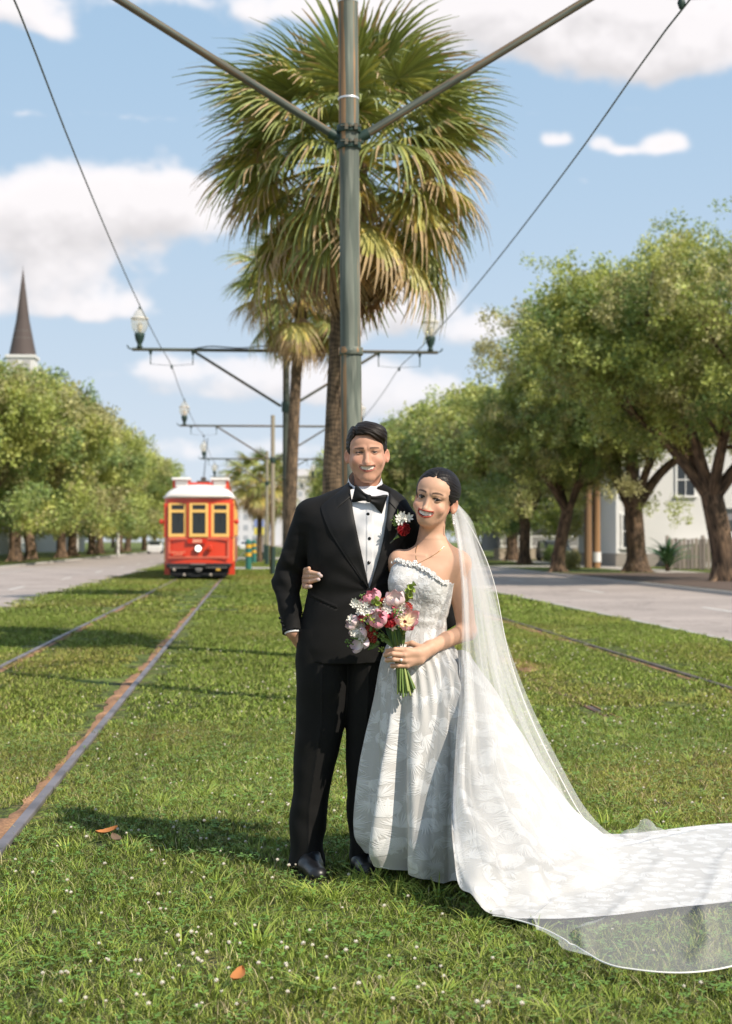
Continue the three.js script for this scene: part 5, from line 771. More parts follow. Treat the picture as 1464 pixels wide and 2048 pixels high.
  // ---- bow tie
  { const wing = (in0, in1, out0, out1, z) => { const nu = 14, nv = 10, pos = [], idx = []; for (let l = 0; l < 2; l++) for (let j = 0; j <= nv; j++) for (let i = 0; i <= nu; i++) { const u = i / nu, v = j / nv, k = u * u * (3 - 2 * u), a = [mix(in0[0], in1[0], v), mix(in0[1], in1[1], v)], b = [mix(out0[0], out1[0], v), mix(out0[1], out1[1], v)], pinch = 1 - .25 * Math.sin(u * 3.14) * (1 - u), cx = mix(a[0], b[0], u), cy = mix(mix(in0[1], in1[1], .5), mix(out0[1], out1[1], .5), u) + (mix(a[1], b[1], k) - mix(mix(in0[1], in1[1], .5), mix(out0[1], out1[1], .5), k)) * pinch, rim = (i === nu || j === 0 || j === nv) ? 0 : 1, p = L(cx, cy, z + (l ? -.004 : rim * .0045 + .006 * Math.sin(v * 3.14) * (1 - u * .6) + .004 * Math.sin(v * 9 + u * 3) * (1 - u)) - .012 * u * u); pos.push(p.x, p.y, p.z); }
    const S = (nu + 1) * (nv + 1); for (let l = 0; l < 2; l++) for (let j = 0; j < nv; j++) for (let i = 0; i < nu; i++) { const q = l * S + j * (nu + 1) + i; idx.push(q, q + nu + 1, q + 1, q + 1, q + nu + 1, q + nu + 2); } for (let i = 0; i < nu; i++) for (const j of [0, nv]) { const q = j * (nu + 1) + i; idx.push(q, q + 1, q + S, q + 1, q + S + 1, q + S); } for (let j = 0; j < nv; j++) { const q = j * (nu + 1) + nu; idx.push(q, q + nu + 1, q + S, q + nu + 1, q + nu + 1 + S, q + S); }
    const g = new THREE.BufferGeometry(); g.setAttribute('position', new THREE.Float32BufferAttribute(pos, 3)); g.setIndex(idx); g.computeVertexNormals(); return g; };
    const o = L(738, 997, .098), bt = part(t, 'bow_tie', wing([737, 989], [738, 1004], [711, 969], [703, 1004], .105), satin);
    part(bt, 'wing', wing([738, 990], [737, 1004], [776, 990], [764, 1027], .104), satin);
    part(bt, 'knot', rbox(.022, .032, .022, .009, o.x - .001, o.y, o.z + .010), satin); }
  // ---- trousers
  const leg1 = ovals([R(1250, 598, 700, .11), R(1330, 592, 705, .118), R(1440, 592, 690, .108, .005), R(1520, 588, 674, .098, .01), R(1600, 584, 657, .090, .01), R(1680, 580, 650, .086, .015), R(1728, 578, 650, .088, .02)], 2.2);
  const leg2 = ovals([R(1250, 690, 795, .11), R(1330, 690, 790, .118), R(1440, 692, 772, .108, 0), R(1520, 692, 762, .096, 0), R(1600, 694, 750, .086, -.005), R(1680, 698, 748, .080, -.005), R(1718, 701, 751, .082, 0)], 2.2);
  const c1 = [[1250, 648], [1440, 645], [1600, 622], [1728, 618]], c2 = [[1250, 742], [1440, 733], [1600, 722], [1718, 727]];
  const cre = (c, y) => { for (let i = 0; i < c.length - 1; i++) { const y0 = Y(c[i][0]), y1 = Y(c[i + 1][0]); if (y > y1 || i === c.length - 2) return mix(X(c[i][1]), X(c[i + 1][1]), (y - y0) / (y1 - y0)); } };
  const trousers = (x, y, z) => { let a = leg1(x, y, z), b = leg2(x, y, z); const k1 = x - cre(c1, y), k2 = x - cre(c2, y); if (z > 0) { a -= .0075 * Math.exp(-Math.abs(k1) / .010); b -= .0075 * Math.exp(-Math.abs(k2) / .010); }
    const low = smooth(Y(1560), Y(1720), y); a += Math.sin(y * 34 + k1 * 40 + 2.5 * noise3(x * 9, y * 7, z * 9)) * .0042 * low; b += Math.sin(y * 30 - k2 * 44 + 2 * noise3(x * 9, y * 7, z * 9 + 4)) * .0042 * low;
    let d = smin(a, b, .014) + wrinkle(x, y, z, .008, 7, 9); return d; };
  part(t, 'trousers', skin(trousers, [X(570), Y(1732), -.16], [X(800), Y(1255), .16], .0065), black);
  // ---- shoes
  const leather = std(.008, .008, .009, .38);
  for (const [hx, tx, tz, side] of [[608, 640, .235, -1], [722, 733, .17, 1]]) { const hz = side < 0 ? -.03 : -.06, a = V(X(hx), .045, hz), b = V(X(tx), .038, tz), m = a.clone().lerp(b, .5); const f = (x, y, z) => { let d = smin(cap(x, y * 1.05, z, a, m, .047, .046), cap(x, y * 1.12, z, m, b, .046, .038), .03); d = smin(d, cap(x, y, z, V(a.x, .06, a.z + .02), V(m.x, .085, m.z - .04), .042, .036), .03); return Math.max(d, .004 - y); }; const s = part(t, 'shoe', skin(f, [Math.min(a.x, b.x) - .08, 0, hz - .08], [Math.max(a.x, b.x) + .08, .14, tz + .08], .005), leather); part(s, 'sole', skin((x, y, z) => Math.max(Math.min(cap(x, .04, z, V(a.x, .04, a.z), V(m.x, .04, m.z), .050, .050), cap(x, .04, z, V(m.x, .04, m.z), V(b.x, .04, b.z), .050, .043)), Math.abs(y - .007) - .006), [Math.min(a.x, b.x) - .08, -.01, hz - .08], [Math.max(a.x, b.x) + .08, .03, tz + .08], .005), std(.008, .008, .008, .6)); }
  // ---- head, neck, hand
  const o = { chin: -.1215, mouth: -.0665, nose: -.0465, neckR: .0560, brow: .009, arch: .0015, upLip: .3, smile: 9.0, open: .0082, mw: .0310, slit: .0024, lidY: .0, earX: .0825, earT: .62, show: .78, cheek: .0235, jaw: 1.02, blush: [.62, .24, .17], blushAmt: .4, browC: [.055, .032, .022], ridge: 1.25, noseR: 1.08, lip: [.50, .16, .13], lipAmt: .95, fold: .6, lash: [.09, .055, .045] };
  const hp = L(734, 905, .045), HS = 1.0, tilt = .025, ct = Math.cos(tilt), st = Math.sin(tilt), hf = headField(o), zc = .045 - .0;
  const hcx = hp.x, hcy = hp.y, hcz = -.035; // eyes stand 7.5 cm before this point
  const toHead = (x, y, z) => { const X0 = (x - hcx) / HS, Y0 = (y - hcy) / HS; return [X0 * ct + Y0 * st, -X0 * st + Y0 * ct, (z - hcz) / HS]; };
  const paintH = headPaint(o, [.545, .295, .20]);
  const wrist = wr.clone(), hand = L(601, 1284, .0);
  const knk = [0, 1, 2, 3].map((i) => L(600 + i * 3.0, 1291 - i * 1, .025 - i * .018));
  const bodyF = (x, y, z) => { const q = toHead(x, y, z); let d = hf(q[0], q[1], q[2]) * HS;
    d = smin(d, torso(x, y, z) + .035, .02);
    const nd = len3(x - wrist.x, y - wrist.y, z - wrist.z); if (nd < .3) { let hd = smin(cap(x, y, z, el, wrist, .03, .026), cap(x, y, z, wrist, hand, .027, .030), .02); for (let i = 0; i < 4; i++) hd = smin(hd, cap(x, y, z, knk[i], L2[i], .0105, .0085), .004); hd = smin(hd, smin(cap(x, y, z, thumb[0], thumb[1], .014, .0115), cap(x, y, z, thumb[1], thumb[2], .0115, .009), .006), .01); d = Math.min(d, hd); }
    return d; };
  const L2 = knk.map((p, i) => p.clone().add(V(.028 + i * .004, -.055, -.02 + i * .006))), thumb = [L(596, 1272, .03), L(603, 1288, .045), L(612, 1302, .04)];
  const bodyC = (x, y, z) => { const q = toHead(x, y, z); return q[1] > -.3 && len3(q[0], q[1], q[2]) < .3 ? paintH(q[0], q[1], q[2]) : [.545, .295, .20]; };
  part(t, 'body', skin(bodyF, [X(560), Y(1330), -.2], [X(812), Y(835), .2], .0030, bodyC), skinMat(.56));
  const hg = new THREE.Group(); const place = (g) => { g.position.set(hcx, hcy, hcz); g.rotation.z = tilt; g.scale.setScalar(HS); return g; };
  const headPart = (name, geo, mat) => place(part(t, name, geo, mat));
  for (const s of [-1, 1]) { const e = new THREE.SphereGeometry(.0122, 24, 16); paint(e, (p) => { const a = p.clone().normalize(), d = Math.acos(clamp(a.dot(V(.02, -.05, 1).normalize()), -1, 1)); return d < .22 ? [.006, .005, .005] : d < .52 ? [.05, .035, .02] : [.50, .45, .42]; }); e.translate(s * .031, 0, .0745); headPart('eye', e, std(1, 1, 1, .15, { vertexColors: true })); }
  headPart('teeth', teethGeo(o), std(.88, .80, .69, .35));
  // hair, parted on the left of the picture and swept to the right
  const hairF = (x, y, z) => { const far = len3(x, y - .04, z + .02); if (far > .2) return far - .15;
    let d = ell(x, y - .040, z + .020, .0860, .090, .106); d = smin(d, ell(x - .006, y - .085, z - .018, .074, .043, .078), .03); d = smin(d, ell(x - .030, y - .075, z - .058, .050, .030, .032), .03);
    const n = noise3(x * 30 + 5, y * 18, z * 30), sweep = x * .55 + y * 1.0 - z * .25; d += Math.sin(sweep * 330 + n * 7 + 4 * noise3(x * 14, y * 14, z * 14)) * .0009 + Math.sin(sweep * 120 + n * 6) * .0010 + (n - .5) * .003;
    const part_ = x + .047; d += .005 * Math.exp(-Math.pow(part_ / .005, 2)) * (y > .05 && z > -.03 ? 1 : 0);
    // face opening
    const hl = .0725 - (x > .01 ? (x - .01) * .85 : 0) - (x < -.045 ? (-.045 - x) * 1.2 : 0), face = Math.max(y - hl, Math.abs(x + .001) - .0655 - Math.max(0, (.03 - y)) * .02, .018 - z); d = smax(d, -face, .006);
    const side = Math.max(y + .004 + (z < .012 ? (.012 - z) * .9 : 0), -.055 - z * 1); d = smax(d, -Math.max(y + .012 - Math.max(0, (-.02 - z)) * .0 + (z < -.03 ? .07 : 0), -z - .2), .006);
    return smax(d, -.085 - y, .01); };
  headPart('hair', skin(hairF, [-.11, -.1, -.15], [.11, .16, .12], .0028, null, (x, y, z) => [(x * .40 + y * 1.0 - z * .75) * 3.2, (x * .9 - y * .3 + z * .4) * 2.2]), hairMat(.040, .028, .021, .5, .6));
}
// ---------------------------------------------------------------- the bride
let brideFig, brideW, stemAxis;
{
  const { t, W, inv } = figure('smiling bride in white lace gown with long veil holding a bouquet', 862, 5.72); brideFig = t; brideW = W;
  t.userData.label = 'smiling bride in strapless white lace gown with long veil and train';
  const L = (x, y, z = 0) => W(x, y, z), Y = (py) => W(860, py, 0).y, X = (px) => W(px, 1150, 0).x, R = (py, l, r, b, cz = 0) => [Y(py), X(l), X(r), b, cz];
  const skinC = [.60, .355, .24];
  // ---- body
  const trunk = ovals([R(1080, 842, 890, .046, -.035), R(1092, 828, 902, .052, -.03), R(1104, 806, 918, .060, -.022), R(1118, 793, 926, .070, -.012), R(1140, 786, 918, .082, 0), R(1170, 783, 904, .088, .004), R(1210, 788, 896, .084, .0), R(1250, 792, 888, .078, -.004), R(1300, 782, 902, .095, -.01), R(1350, 776, 925, .11, -.01)], 2.15);
  const busts = [L(806, 1166, .062), L(861, 1176, .066)];
  const sl = L(914, 1130, -.008), eL = L(934, 1262, -.02), wL = L(860, 1296, .145), sr = L(800, 1122, -.01), eR = L(775, 1185, -.17), wR = L(640, 1168, -.31);
  // left hand on the stems (in the picture the hand lies to the right of the bundle)
  const k = [L(812, 1300, .212), L(809, 1310, .218), L(810, 1321, .214), L(814, 1331, .204)], m = [L(790, 1299, .222), L(786, 1308, .228), L(788, 1319, .224), L(796, 1331, .214)], e = [L(774, 1302, .200), L(770, 1310, .204), L(773, 1320, .202), L(784, 1332, .196)], e2 = [L(776, 1304, .176), L(772, 1312, .178), L(776, 1322, .176), L(787, 1334, .174)], palm0 = L(836, 1306, .185), palm1 = L(838, 1318, .180), th = [L(842, 1296, .165), L(824, 1287, .150), L(806, 1290, .140)];
  // right hand on the groom's waist
  const inG = (x, y, z) => { const p = groomW(x, y, z); return groomFig.localToWorld(p).applyMatrix4(inv); };
  groomFig.updateMatrixWorld(true); t.updateMatrixWorld(true);
  const rk = [[612, 1146], [610, 1154], [610, 1163], [609, 1172]].map(([x, y]) => inG(x, y, .01)), rm = [[622, 1145], [622, 1153], [621, 1163], [614, 1174]].map(([x, y]) => inG(x, y, .105)), re = [[638, 1148], [642, 1152], [637, 1159], [621, 1173]].map(([x, y]) => inG(x, y, .135)), rp = inG(613, 1160, -.055), rw = inG(640, 1164, -.165), rt = [inG(611, 1150, -.03), inG(612, 1140, .03), inG(618, 1137, .075)], reL = inG(770, 1190, -.22);
  const o = { chin: -.1035, mouth: -.0610, nose: -.0440, neckR: .0455, brow: .0125, arch: .0045, smile: 8.5, open: .0084, mw: .0300, slit: .0048, lidY: 0, cheek: .0215, jaw: .80, bridge: .8, noseR: .86, noseZ: .975, blush: [.66, .22, .15], blushAmt: .35, browC: [.030, .017, .012], lip: [.44, .065, .045], lipAmt: .9, lash: [.020, .013, .010], lower: .3, fold: .2 };
  const HS = 1.05, tilt = -.235, yawH = -.33, c0 = L(857, 998, .0), hq = new THREE.Quaternion().setFromEuler(new THREE.Euler(.04, yawH, tilt, 'ZYX')), hqi = hq.clone().invert(), hf = headField(o), tmp = V();
  const eyeOff = V(0, 0, .08 * HS).applyQuaternion(hq), hc = V(c0.x - eyeOff.x, c0.y - eyeOff.y, .0);
  const toHead = (x, y, z) => tmp.set(x - hc.x, y - hc.y, z - hc.z).applyQuaternion(hqi).multiplyScalar(1 / HS);
  const neckTop = V(0, -.06, -.028).multiplyScalar(HS).applyQuaternion(hq).add(hc), neckBase = L(864, 1104, -.035);
  const body = (x, y, z) => {
    let d = trunk(x, y, z);
    d = smin(d, cap(x, y, z, neckTop, neckBase, .046, .050), .035);
    d = smin(d, cap(x, y, z, L_sl1, sl, .045, .052), .05);
    // collar bones
    d -= .004 * Math.exp(-Math.pow(cap(x, y, z, cb0, cb1, 0, 0) / .008, 2)) + .004 * Math.exp(-Math.pow(cap(x, y, z, cb2, cb3, 0, 0) / .008, 2));
    let arm = smin(cap(x, y, z, sl, eL, .051, .037), cap(x, y, z, eL, wL, .0375, .0255), .02);
    if (len3(x - wL.x, y - wL.y, z - wL.z) < .22) {
      let h = smin(cap(x, y, z, wL, palm0, .025, .022), cap(x, y, z, wL, palm1, .024, .022), .02);
      for (let i = 0; i < 4; i++) { h = smin(h, cap(x, y, z, i < 2 ? palm0 : palm1, k[i], .018, .0115), .012); let f = cap(x, y, z, k[i], m[i], .0100, .0092); f = smin(f, cap(x, y, z, m[i], e[i], .0092, .0082), .004); f = smin(f, cap(x, y, z, e[i], e2[i], .0080, .0070), .004); h = smin(h, f, .0035); }
      h = smin(h, smin(cap(x, y, z, th[0], th[1], .0135, .011), cap(x, y, z, th[1], th[2], .011, .0088), .006), .01);
      arm = smin(arm, h, .014);
    }
    d = smin(d, arm, .03);
    let ar = smin(cap(x, y, z, sr, reL, .048, .036), cap(x, y, z, reL, rw, .036, .026), .02);
    if (len3(x - rp.x, y - rp.y, z - rp.z) < .25) { let h = smin(cap(x, y, z, rw, rp, .026, .028), 1, .01); for (let i = 0; i < 4; i++) { h = smin(h, cap(x, y, z, rp, rk[i], .018, .0112), .008); let f = cap(x, y, z, rk[i], rm[i], .0105, .0094); f = smin(f, cap(x, y, z, rm[i], re[i], .0094, .0078), .004); h = smin(h, f, .003); } h = smin(h, smin(cap(x, y, z, rt[0], rt[1], .012, .0105), cap(x, y, z, rt[1], rt[2], .0105, .0085), .005), .006); ar = smin(ar, h, .012); }
    d = smin(d, ar, .025);
    const q = toHead(x, y, z); d = smin(d, hf(q.x, q.y, q.z) * HS, .012);
    return d;
  };
  const L_sl1 = L(880, 1112, -.02), cb0 = L(866, 1112, .048), cb1 = L(912, 1112, .034), cb2 = L(850, 1112, .046), cb3 = L(808, 1106, .03);
  const paintH = headPaint(o, skinC), nails = [0, 1, 2, 3].map((i) => e2[i].clone().lerp(e[i], .3)), rnails = re;
  const bodyC = (x, y, z) => { const q = toHead(x, y, z); if (len3(q.x, q.y, q.z) < .16) return paintH(q.x, q.y, q.z); const n = fbm(x * 50, y * 50, z * 50, 3) - .5, cc = [skinC[0] * (1 + n * .1), skinC[1] * (1 + n * .13), skinC[2] * (1 + n * .13)]; for (const p of rnails) if (len3(x - p.x, y - p.y, z - p.z - .006) < .0075) return [.72, .55, .52]; for (const p of e) if (len3(x - p.x + .005, y - p.y, z - p.z) < .0075) return [.72, .52, .47]; return cc; };
  part(t, 'body', skin(body, [X(590), Y(1352), -.42], [X(965), Y(935), .30], .0031, bodyC), skinMat(.52));
  const headPart = (name, geo, mat) => { const g = part(t, name, geo, mat); g.position.copy(hc); g.quaternion.copy(hq); g.scale.setScalar(HS); return g; };
  for (const s of [-1, 1]) { const g = new THREE.SphereGeometry(.0122, 24, 16); paint(g, (p) => { const a = p.clone().normalize(), d = Math.acos(clamp(a.dot(V(.28, -.02, 1).normalize()), -1, 1)); return d < .25 ? [.006, .005, .005] : d < .58 ? [.028, .016, .010] : [.60, .56, .54]; }); g.translate(s * .031, 0, .0745); headPart('eye', g, std(1, 1, 1, .10, { vertexColors: true })); }
  headPart('teeth', teethGeo({ ...o, show: .75 }), std(.90, .84, .76, .3));
  // sleek dark hair with a middle parting, low bun under the veil
  const hairF = (x, y, z) => { const far = len3(x, y - .02, z + .03); if (far > .22) return far - .18; let d = ell(x, y - .038, z + .018, .0850, .0900, .1055);
    const g = noise3(x * 12, y * 12, z * 12); d += .0004 * Math.sin((Math.atan2(z + .09, y - .02) * 60 + Math.abs(x) * 160) + g * 5) + .0035 * Math.exp(-Math.abs(x - .004) / .0025) * (y > .04 ? 1 : 0);
    const fy = (y + .012) / (.0795 - .006 * smooth(.006, .0, Math.abs(x - .004))), fx = x / (.0655 + .004 * smooth(.02, -.02, y)), face = Math.max((Math.sqrt(fx * fx + fy * fy) - 1) * .06, .012 - z + Math.max(0, -y) * .1); d = smax(d, -face, .007);
    d = smax(d, -(Math.max(y + .012 + (z < -.03 ? .06 : 0), -z - .3)), .005); d = smax(d, -.075 - y, .01);
    return smin(d, ell(x, y + .01, z + .125, .045, .042, .040), .02); };
  headPart('hair', skin(hairF, [-.1, -.1, -.18], [.1, .14, .1], .0028, null, (x, y, z) => [Math.atan2(y + .02 - Math.abs(x) * .4, .08 + z * .0) * .35 + Math.abs(x) * 2.6, (z - y * .5) * 2.0]), hairMat(.026, .018, .014, .46, .5));
  // jewellery
  const silver = std(.85, .84, .82, .15, { metalness: 1 }), gold = std(.72, .50, .24, .25, { metalness: 1 }), gem = std(.92, .92, .94, .05, { physical: true, clearcoat: 1 });
  { const a = V(.0835, -.042, -.006).multiplyScalar(HS).applyQuaternion(hq).add(hc); const er = part(t, 'earring', bar(a, a.clone().add(V(0, -.03, 0)), .0016, .0016, 6), silver); for (let i = 0; i < 5; i++) part(er, 'gem', new THREE.IcosahedronGeometry(i === 4 ? .0052 : .0034, 0).translate(a.x, a.y - .004 - i * .0075, a.z + .001), gem); }
  { const pts = [[888, 1092], [880, 1101], [866, 1111], [850, 1120], [836, 1127]].map(([x, y]) => { let z = .2, p = L(x, y, z); while (z > -.1 && body(p.x, p.y, p.z) > .0015) { z -= .001; p = L(x, y, z); } return p; }), pts2 = [[836, 1127], [832, 1115], [832, 1100], [836, 1088]].map(([x, y]) => { let z = .2, p = L(x, y, z); while (z > -.1 && body(p.x, p.y, p.z) > .0015) { z -= .001; p = L(x, y, z); } return p; }); const n = part(t, 'necklace', [tube(pts, .0013, 5, 24, false), tube(pts2, .0013, 5, 18, false)], gold); for (let i = 0; i < 7; i++) { const a = i * 1.05, p = pts[4]; part(n, 'pendant_gem', new THREE.IcosahedronGeometry(.0042, 0).translate(p.x - .012 + Math.cos(a) * .007 * (i ? 1 : 0), p.y + .004 + Math.sin(a) * .007 * (i ? 1 : 0), p.z + .016), gem); } }
  { const p = k[2].clone().lerp(m[2], .35), d = m[2].clone().sub(k[2]).normalize(), q = new THREE.Quaternion().setFromUnitVectors(V(0, 0, 1), d), r = part(t, 'ring', new THREE.TorusGeometry(.0108, .0014, 8, 24).applyQuaternion(q).translate(p.x, p.y, p.z), silver); part(r, 'gem', new THREE.IcosahedronGeometry(.0055, 1).translate(p.x, p.y + .002, p.z + .013), gem); }
  // ---- lace
  const laceDraw = (fg, bg, seed, big) => (c, Wd, Hd) => { c.fillStyle = bg; c.fillRect(0, 0, Wd, Hd); const Q = rng(seed);
    if (big) { c.globalAlpha = .35; for (let i = 0; i < 7000; i++) { c.strokeStyle = Q() < .5 ? fg : bg; c.lineWidth = 1; const x = Q() * Wd, y = Q() * Hd, a = Q() * 6.28, l = 6 + Q() * 14; c.beginPath(); c.moveTo(x, y); c.lineTo(x + Math.cos(a) * l, y + Math.sin(a) * l); c.stroke(); } c.globalAlpha = 1; }
    const plume = (x, y, a, s) => { // a feathered leaf made of many curved strokes
      for (let i = 0; i < 17; i++) { const f = i / 16, b = a + (f - .5) * 2.2 + (Q() - .5) * .1, l = s * (.6 + .5 * Math.sin(f * 3.14)) * (.8 + Q() * .4), w = s * (.045 + Q() * .055); c.fillStyle = fg; c.globalAlpha = .55 + Q() * .45; c.beginPath(); const ex = x + Math.cos(b) * l, ey = y + Math.sin(b) * l, nx = -Math.sin(b) * w, ny = Math.cos(b) * w; c.moveTo(x, y); c.quadraticCurveTo(x + (ex - x) * .6 + nx, y + (ey - y) * .6 + ny, ex, ey); c.quadraticCurveTo(x + (ex - x) * .6 - nx, y + (ey - y) * .6 - ny, x, y); c.fill(); c.globalAlpha = .35; c.strokeStyle = bg; c.lineWidth = Math.max(1, s * .012); c.beginPath(); c.moveTo(x, y); c.lineTo(ex, ey); c.stroke(); } c.globalAlpha = 1; };
    const n = 340; for (let i = 0; i < n; i++) { const gx = (i % 20) / 20, gy = Math.floor(i / 20) / (n / 20), x = (gx + Q() * .09) * Wd, y = (gy + Q() * .09) * Hd, a = Q() * 6.28, s = (.034 + Q() * .040) * Wd; for (const ox of [-Wd, 0, Wd]) for (const oy of [-Hd, 0, Hd]) if (x + ox > -s * 1.2 && x + ox < Wd + s * 1.2 && y + oy > -s * 1.2 && y + oy < Hd + s * 1.2) { const keep = Q; plume(x + ox, y + oy, a, s); } } };
  const laceMap = canvasTex(1536, 1536, laceDraw('#f4f4f4', '#d3d1ce', 31, true)), laceRel = canvasTex(1024, 1024, laceDraw('#ffffff', '#303030', 31, true), false);
  laceMap.repeat.set(1.0, 1.0); laceRel.repeat.set(1.0, 1.0);
  const lace = std(.745, .745, .745, .9, { map: laceMap, bumpMap: laceRel, bumpScale: .0020 });
  const laceMap2 = laceMap.clone(), laceRel2 = laceRel.clone(); laceMap2.repeat.set(1.9, 1.9); laceRel2.repeat.set(1.9, 1.9); laceMap2.needsUpdate = laceRel2.needsUpdate = true;
  const bodiceLace = std(.84, .84, .84, .9, { map: laceMap2, bumpMap: laceRel2, bumpScale: .0018 });
  // ---- bodice
  const top = [[700, 1140], [772, 1134], [784, 1124], [797, 1121], [812, 1126], [830, 1130], [850, 1139], [868, 1152], [884, 1164], [905, 1166], [960, 1158]].map(([x, y]) => [X(x), Y(y)]);
  const lineTop = (x) => { for (let i = 0; i < top.length - 1; i++) if (x < top[i + 1][0] || i === top.length - 2) return mix(top[i][1], top[i + 1][1], clamp((x - top[i][0]) / (top[i + 1][0] - top[i][0]))); };
  const bodice = (x, y, z) => { let d = trunk(x, y, z) - .010; for (const b of busts) d = smin(d, len3(x - b.x, (y - b.y) * .92, z - b.z) - .052, .045); d += .0016 * (noise3(x * 160, y * 160, z * 160) - .5) + .002 * Math.sin(y * 130 + noise3(x * 14, y * 14, 1) * 6) * smooth(Y(1195), Y(1240), y) * .7; const yy = lineTop(x) + .004 * (noise3(x * 130, 3, 5) - .5) * 2; d = smax(d, y - yy - (z < 0 ? .01 : 0), .004); return Math.max(d, Y(1290) - y); };
  part(t, 'bodice', skin(bodice, [X(755), Y(1296), -.14], [X(935), Y(1112), .2], .0042, null, (x, y, z) => [Math.atan2(x - X(842), z + .0) * .12, y]), bodiceLace);
  { const Q = rng(8), pieces = []; for (let i = 0; i < 46; i++) { const f = i / 45, x = mix(X(770), X(893), f), y = lineTop(x); let z = .25; while (z > -.1 && bodice(x, y - .006, z) > .001) z -= .001; for (let q = 0; q < 2; q++) { const g = new THREE.CircleGeometry(.006 + Q() * .005, 6); const p = g.attributes.position; for (let v = 1; v < p.count; v++) p.setZ(v, (Q() - .3) * .006); g.scale(.7, 1.25, 1); g.rotateZ((Q() - .5) * 1.6); g.rotateX(-.4 - Q() * .4); g.translate(x + (Q() - .5) * .006, y + (Q() - .3) * .008, z + .002 + q * .002); pieces.push(g); } } const g = merge(pieces); g.computeVertexNormals(); part(t, 'lace_trim', g, std(.64, .63, .61, .85)).userData.kind = 'stuff'; }
  // ---- skirt
  const prof = [[1256, 838, 52, .094, -.004], [1275, 838, 58, .105, 0], [1305, 842, 74, .125, .004], [1340, 850, 90, .155, .006], [1400, 857, 101, .19, .01], [1500, 864, 114, .225, .02], [1580, 870, 126, .250, .03], [1650, 876, 138, .270, .04], [1692, 880, 139, .272, .04], [1716, 881, 133, .265, .038], [1730, 881, 127, .258, .036]].map(([py, c, w, d, cz]) => [Y(py), W(c, py, 0).x, w / (F / 5.72), d, cz]);
  const nu = 260, nv = 90, sp = [], su = [], si = [];
  for (let j = 0; j <= nv; j++) { const tt = j / nv * (prof.length - 1), i0 = Math.min(prof.length - 2, Math.floor(tt)), f = tt - i0, q = prof[i0].map((v, c) => { const p0 = prof[Math.max(0, i0 - 1)][c], p1 = v, p2 = prof[i0 + 1][c], p3 = prof[Math.min(prof.length - 1, i0 + 2)][c]; return p1 + .5 * f * (p2 - p0 + f * (2 * p0 - 5 * p1 + 4 * p2 - p3 + f * (3 * (p1 - p2) + p3 - p0))); });
    const down = clamp((prof[0][0] - q[0]) / (prof[0][0] - prof[prof.length - 1][0]));
    for (let i = 0; i <= nu; i++) { const a = i / nu * 6.2832, a2 = a + down * .38 + .25 * noise3(Math.cos(a) * 2, Math.sin(a) * 2, down * 2.5), ridge = (ph, n) => { const s = Math.sin(a2 * n + ph); return Math.sign(s) * Math.pow(Math.abs(s), .8); }; const amp = .042 * smooth(.06, .6, down), fold = amp * (ridge(.6, 9) * .75 + ridge(2.1, 14) * .45 + (noise3(Math.cos(a2) * 5, Math.sin(a2) * 5, down * 3) - .5) * 1.2) + .006 * Math.sin(a * 31) * smooth(.02, .1, down) * (1 - smooth(.2, .5, down));
      const r = 1 + fold / .24; let x = q[1] + Math.sin(a) * q[2] * r, z = q[4] + Math.cos(a) * q[3] * r, y = q[0] + (j === nv ? .012 * ridge(.6, 9) : 0) + Math.max(0, -Math.sin(a)) * .045 * smooth(.86, 1, down); sp.push(x, Math.max(y, .012), z); su.push(a * .24, (1 - down) * 1.05 + q[0] * .0); } }
  for (let j = 0; j < nv; j++) for (let i = 0; i < nu; i++) { const a = j * (nu + 1) + i; si.push(a, a + nu + 1, a + 1, a + 1, a + nu + 1, a + nu + 2); }
  const sg = new THREE.BufferGeometry(); sg.setAttribute('position', new THREE.Float32BufferAttribute(sp, 3)); sg.setAttribute('uv', new THREE.Float32BufferAttribute(su, 2)); sg.setIndex(si); sg.computeVertexNormals();
  part(t, 'skirt', sg, lace);
  // ---- nets of picture points with distances, made smooth
  const net = (rows, nu, nv, bump, uvScale) => { const P = rows.map((r) => r.map(([x, y, d]) => { const w = at(x, y, d); return w.applyMatrix4(inv); })), cr = (a, b, c, d, f, k) => b[k] + .5 * f * (c[k] - a[k] + f * (2 * a[k] - 5 * b[k] + 4 * c[k] - d[k] + f * (3 * (b[k] - c[k]) + d[k] - a[k]))), pick = (A, t) => { const n = A.length, s = t * (n - 1), i = Math.min(n - 2, Math.floor(s)), f = s - i, g = (j) => A[clamp(j, 0, n - 1)], o = V(); for (const k of ['x', 'y', 'z']) o[k] = cr(g(i - 1), g(i), g(i + 1), g(i + 2), f, k); return o; };
    const pos = [], uv = [], idx = []; for (let j = 0; j <= nv; j++) { const row = P[0].map((_, c) => pick(P.map((r) => r[c]), j / nv)); for (let i = 0; i <= nu; i++) { const p = pick(row, i / nu); pos.push(p.x, p.y, p.z); uv.push(0, 0); } }
    for (let j = 0; j < nv; j++) for (let i = 0; i < nu; i++) { const a = j * (nu + 1) + i; idx.push(a, a + nu + 1, a + 1, a + 1, a + nu + 1, a + nu + 2); }
    const g = new THREE.BufferGeometry(); g.setAttribute('position', new THREE.Float32BufferAttribute(pos, 3)); g.setIndex(idx); g.computeVertexNormals(); const n = g.attributes.normal, p = g.attributes.position, flat = []; for (let a = 0; a < p.count; a++) flat.push(p.getX(a) * .95 + p.getZ(a) * .1, p.getZ(a) - p.getY(a) * .9 - p.getX(a) * .1);
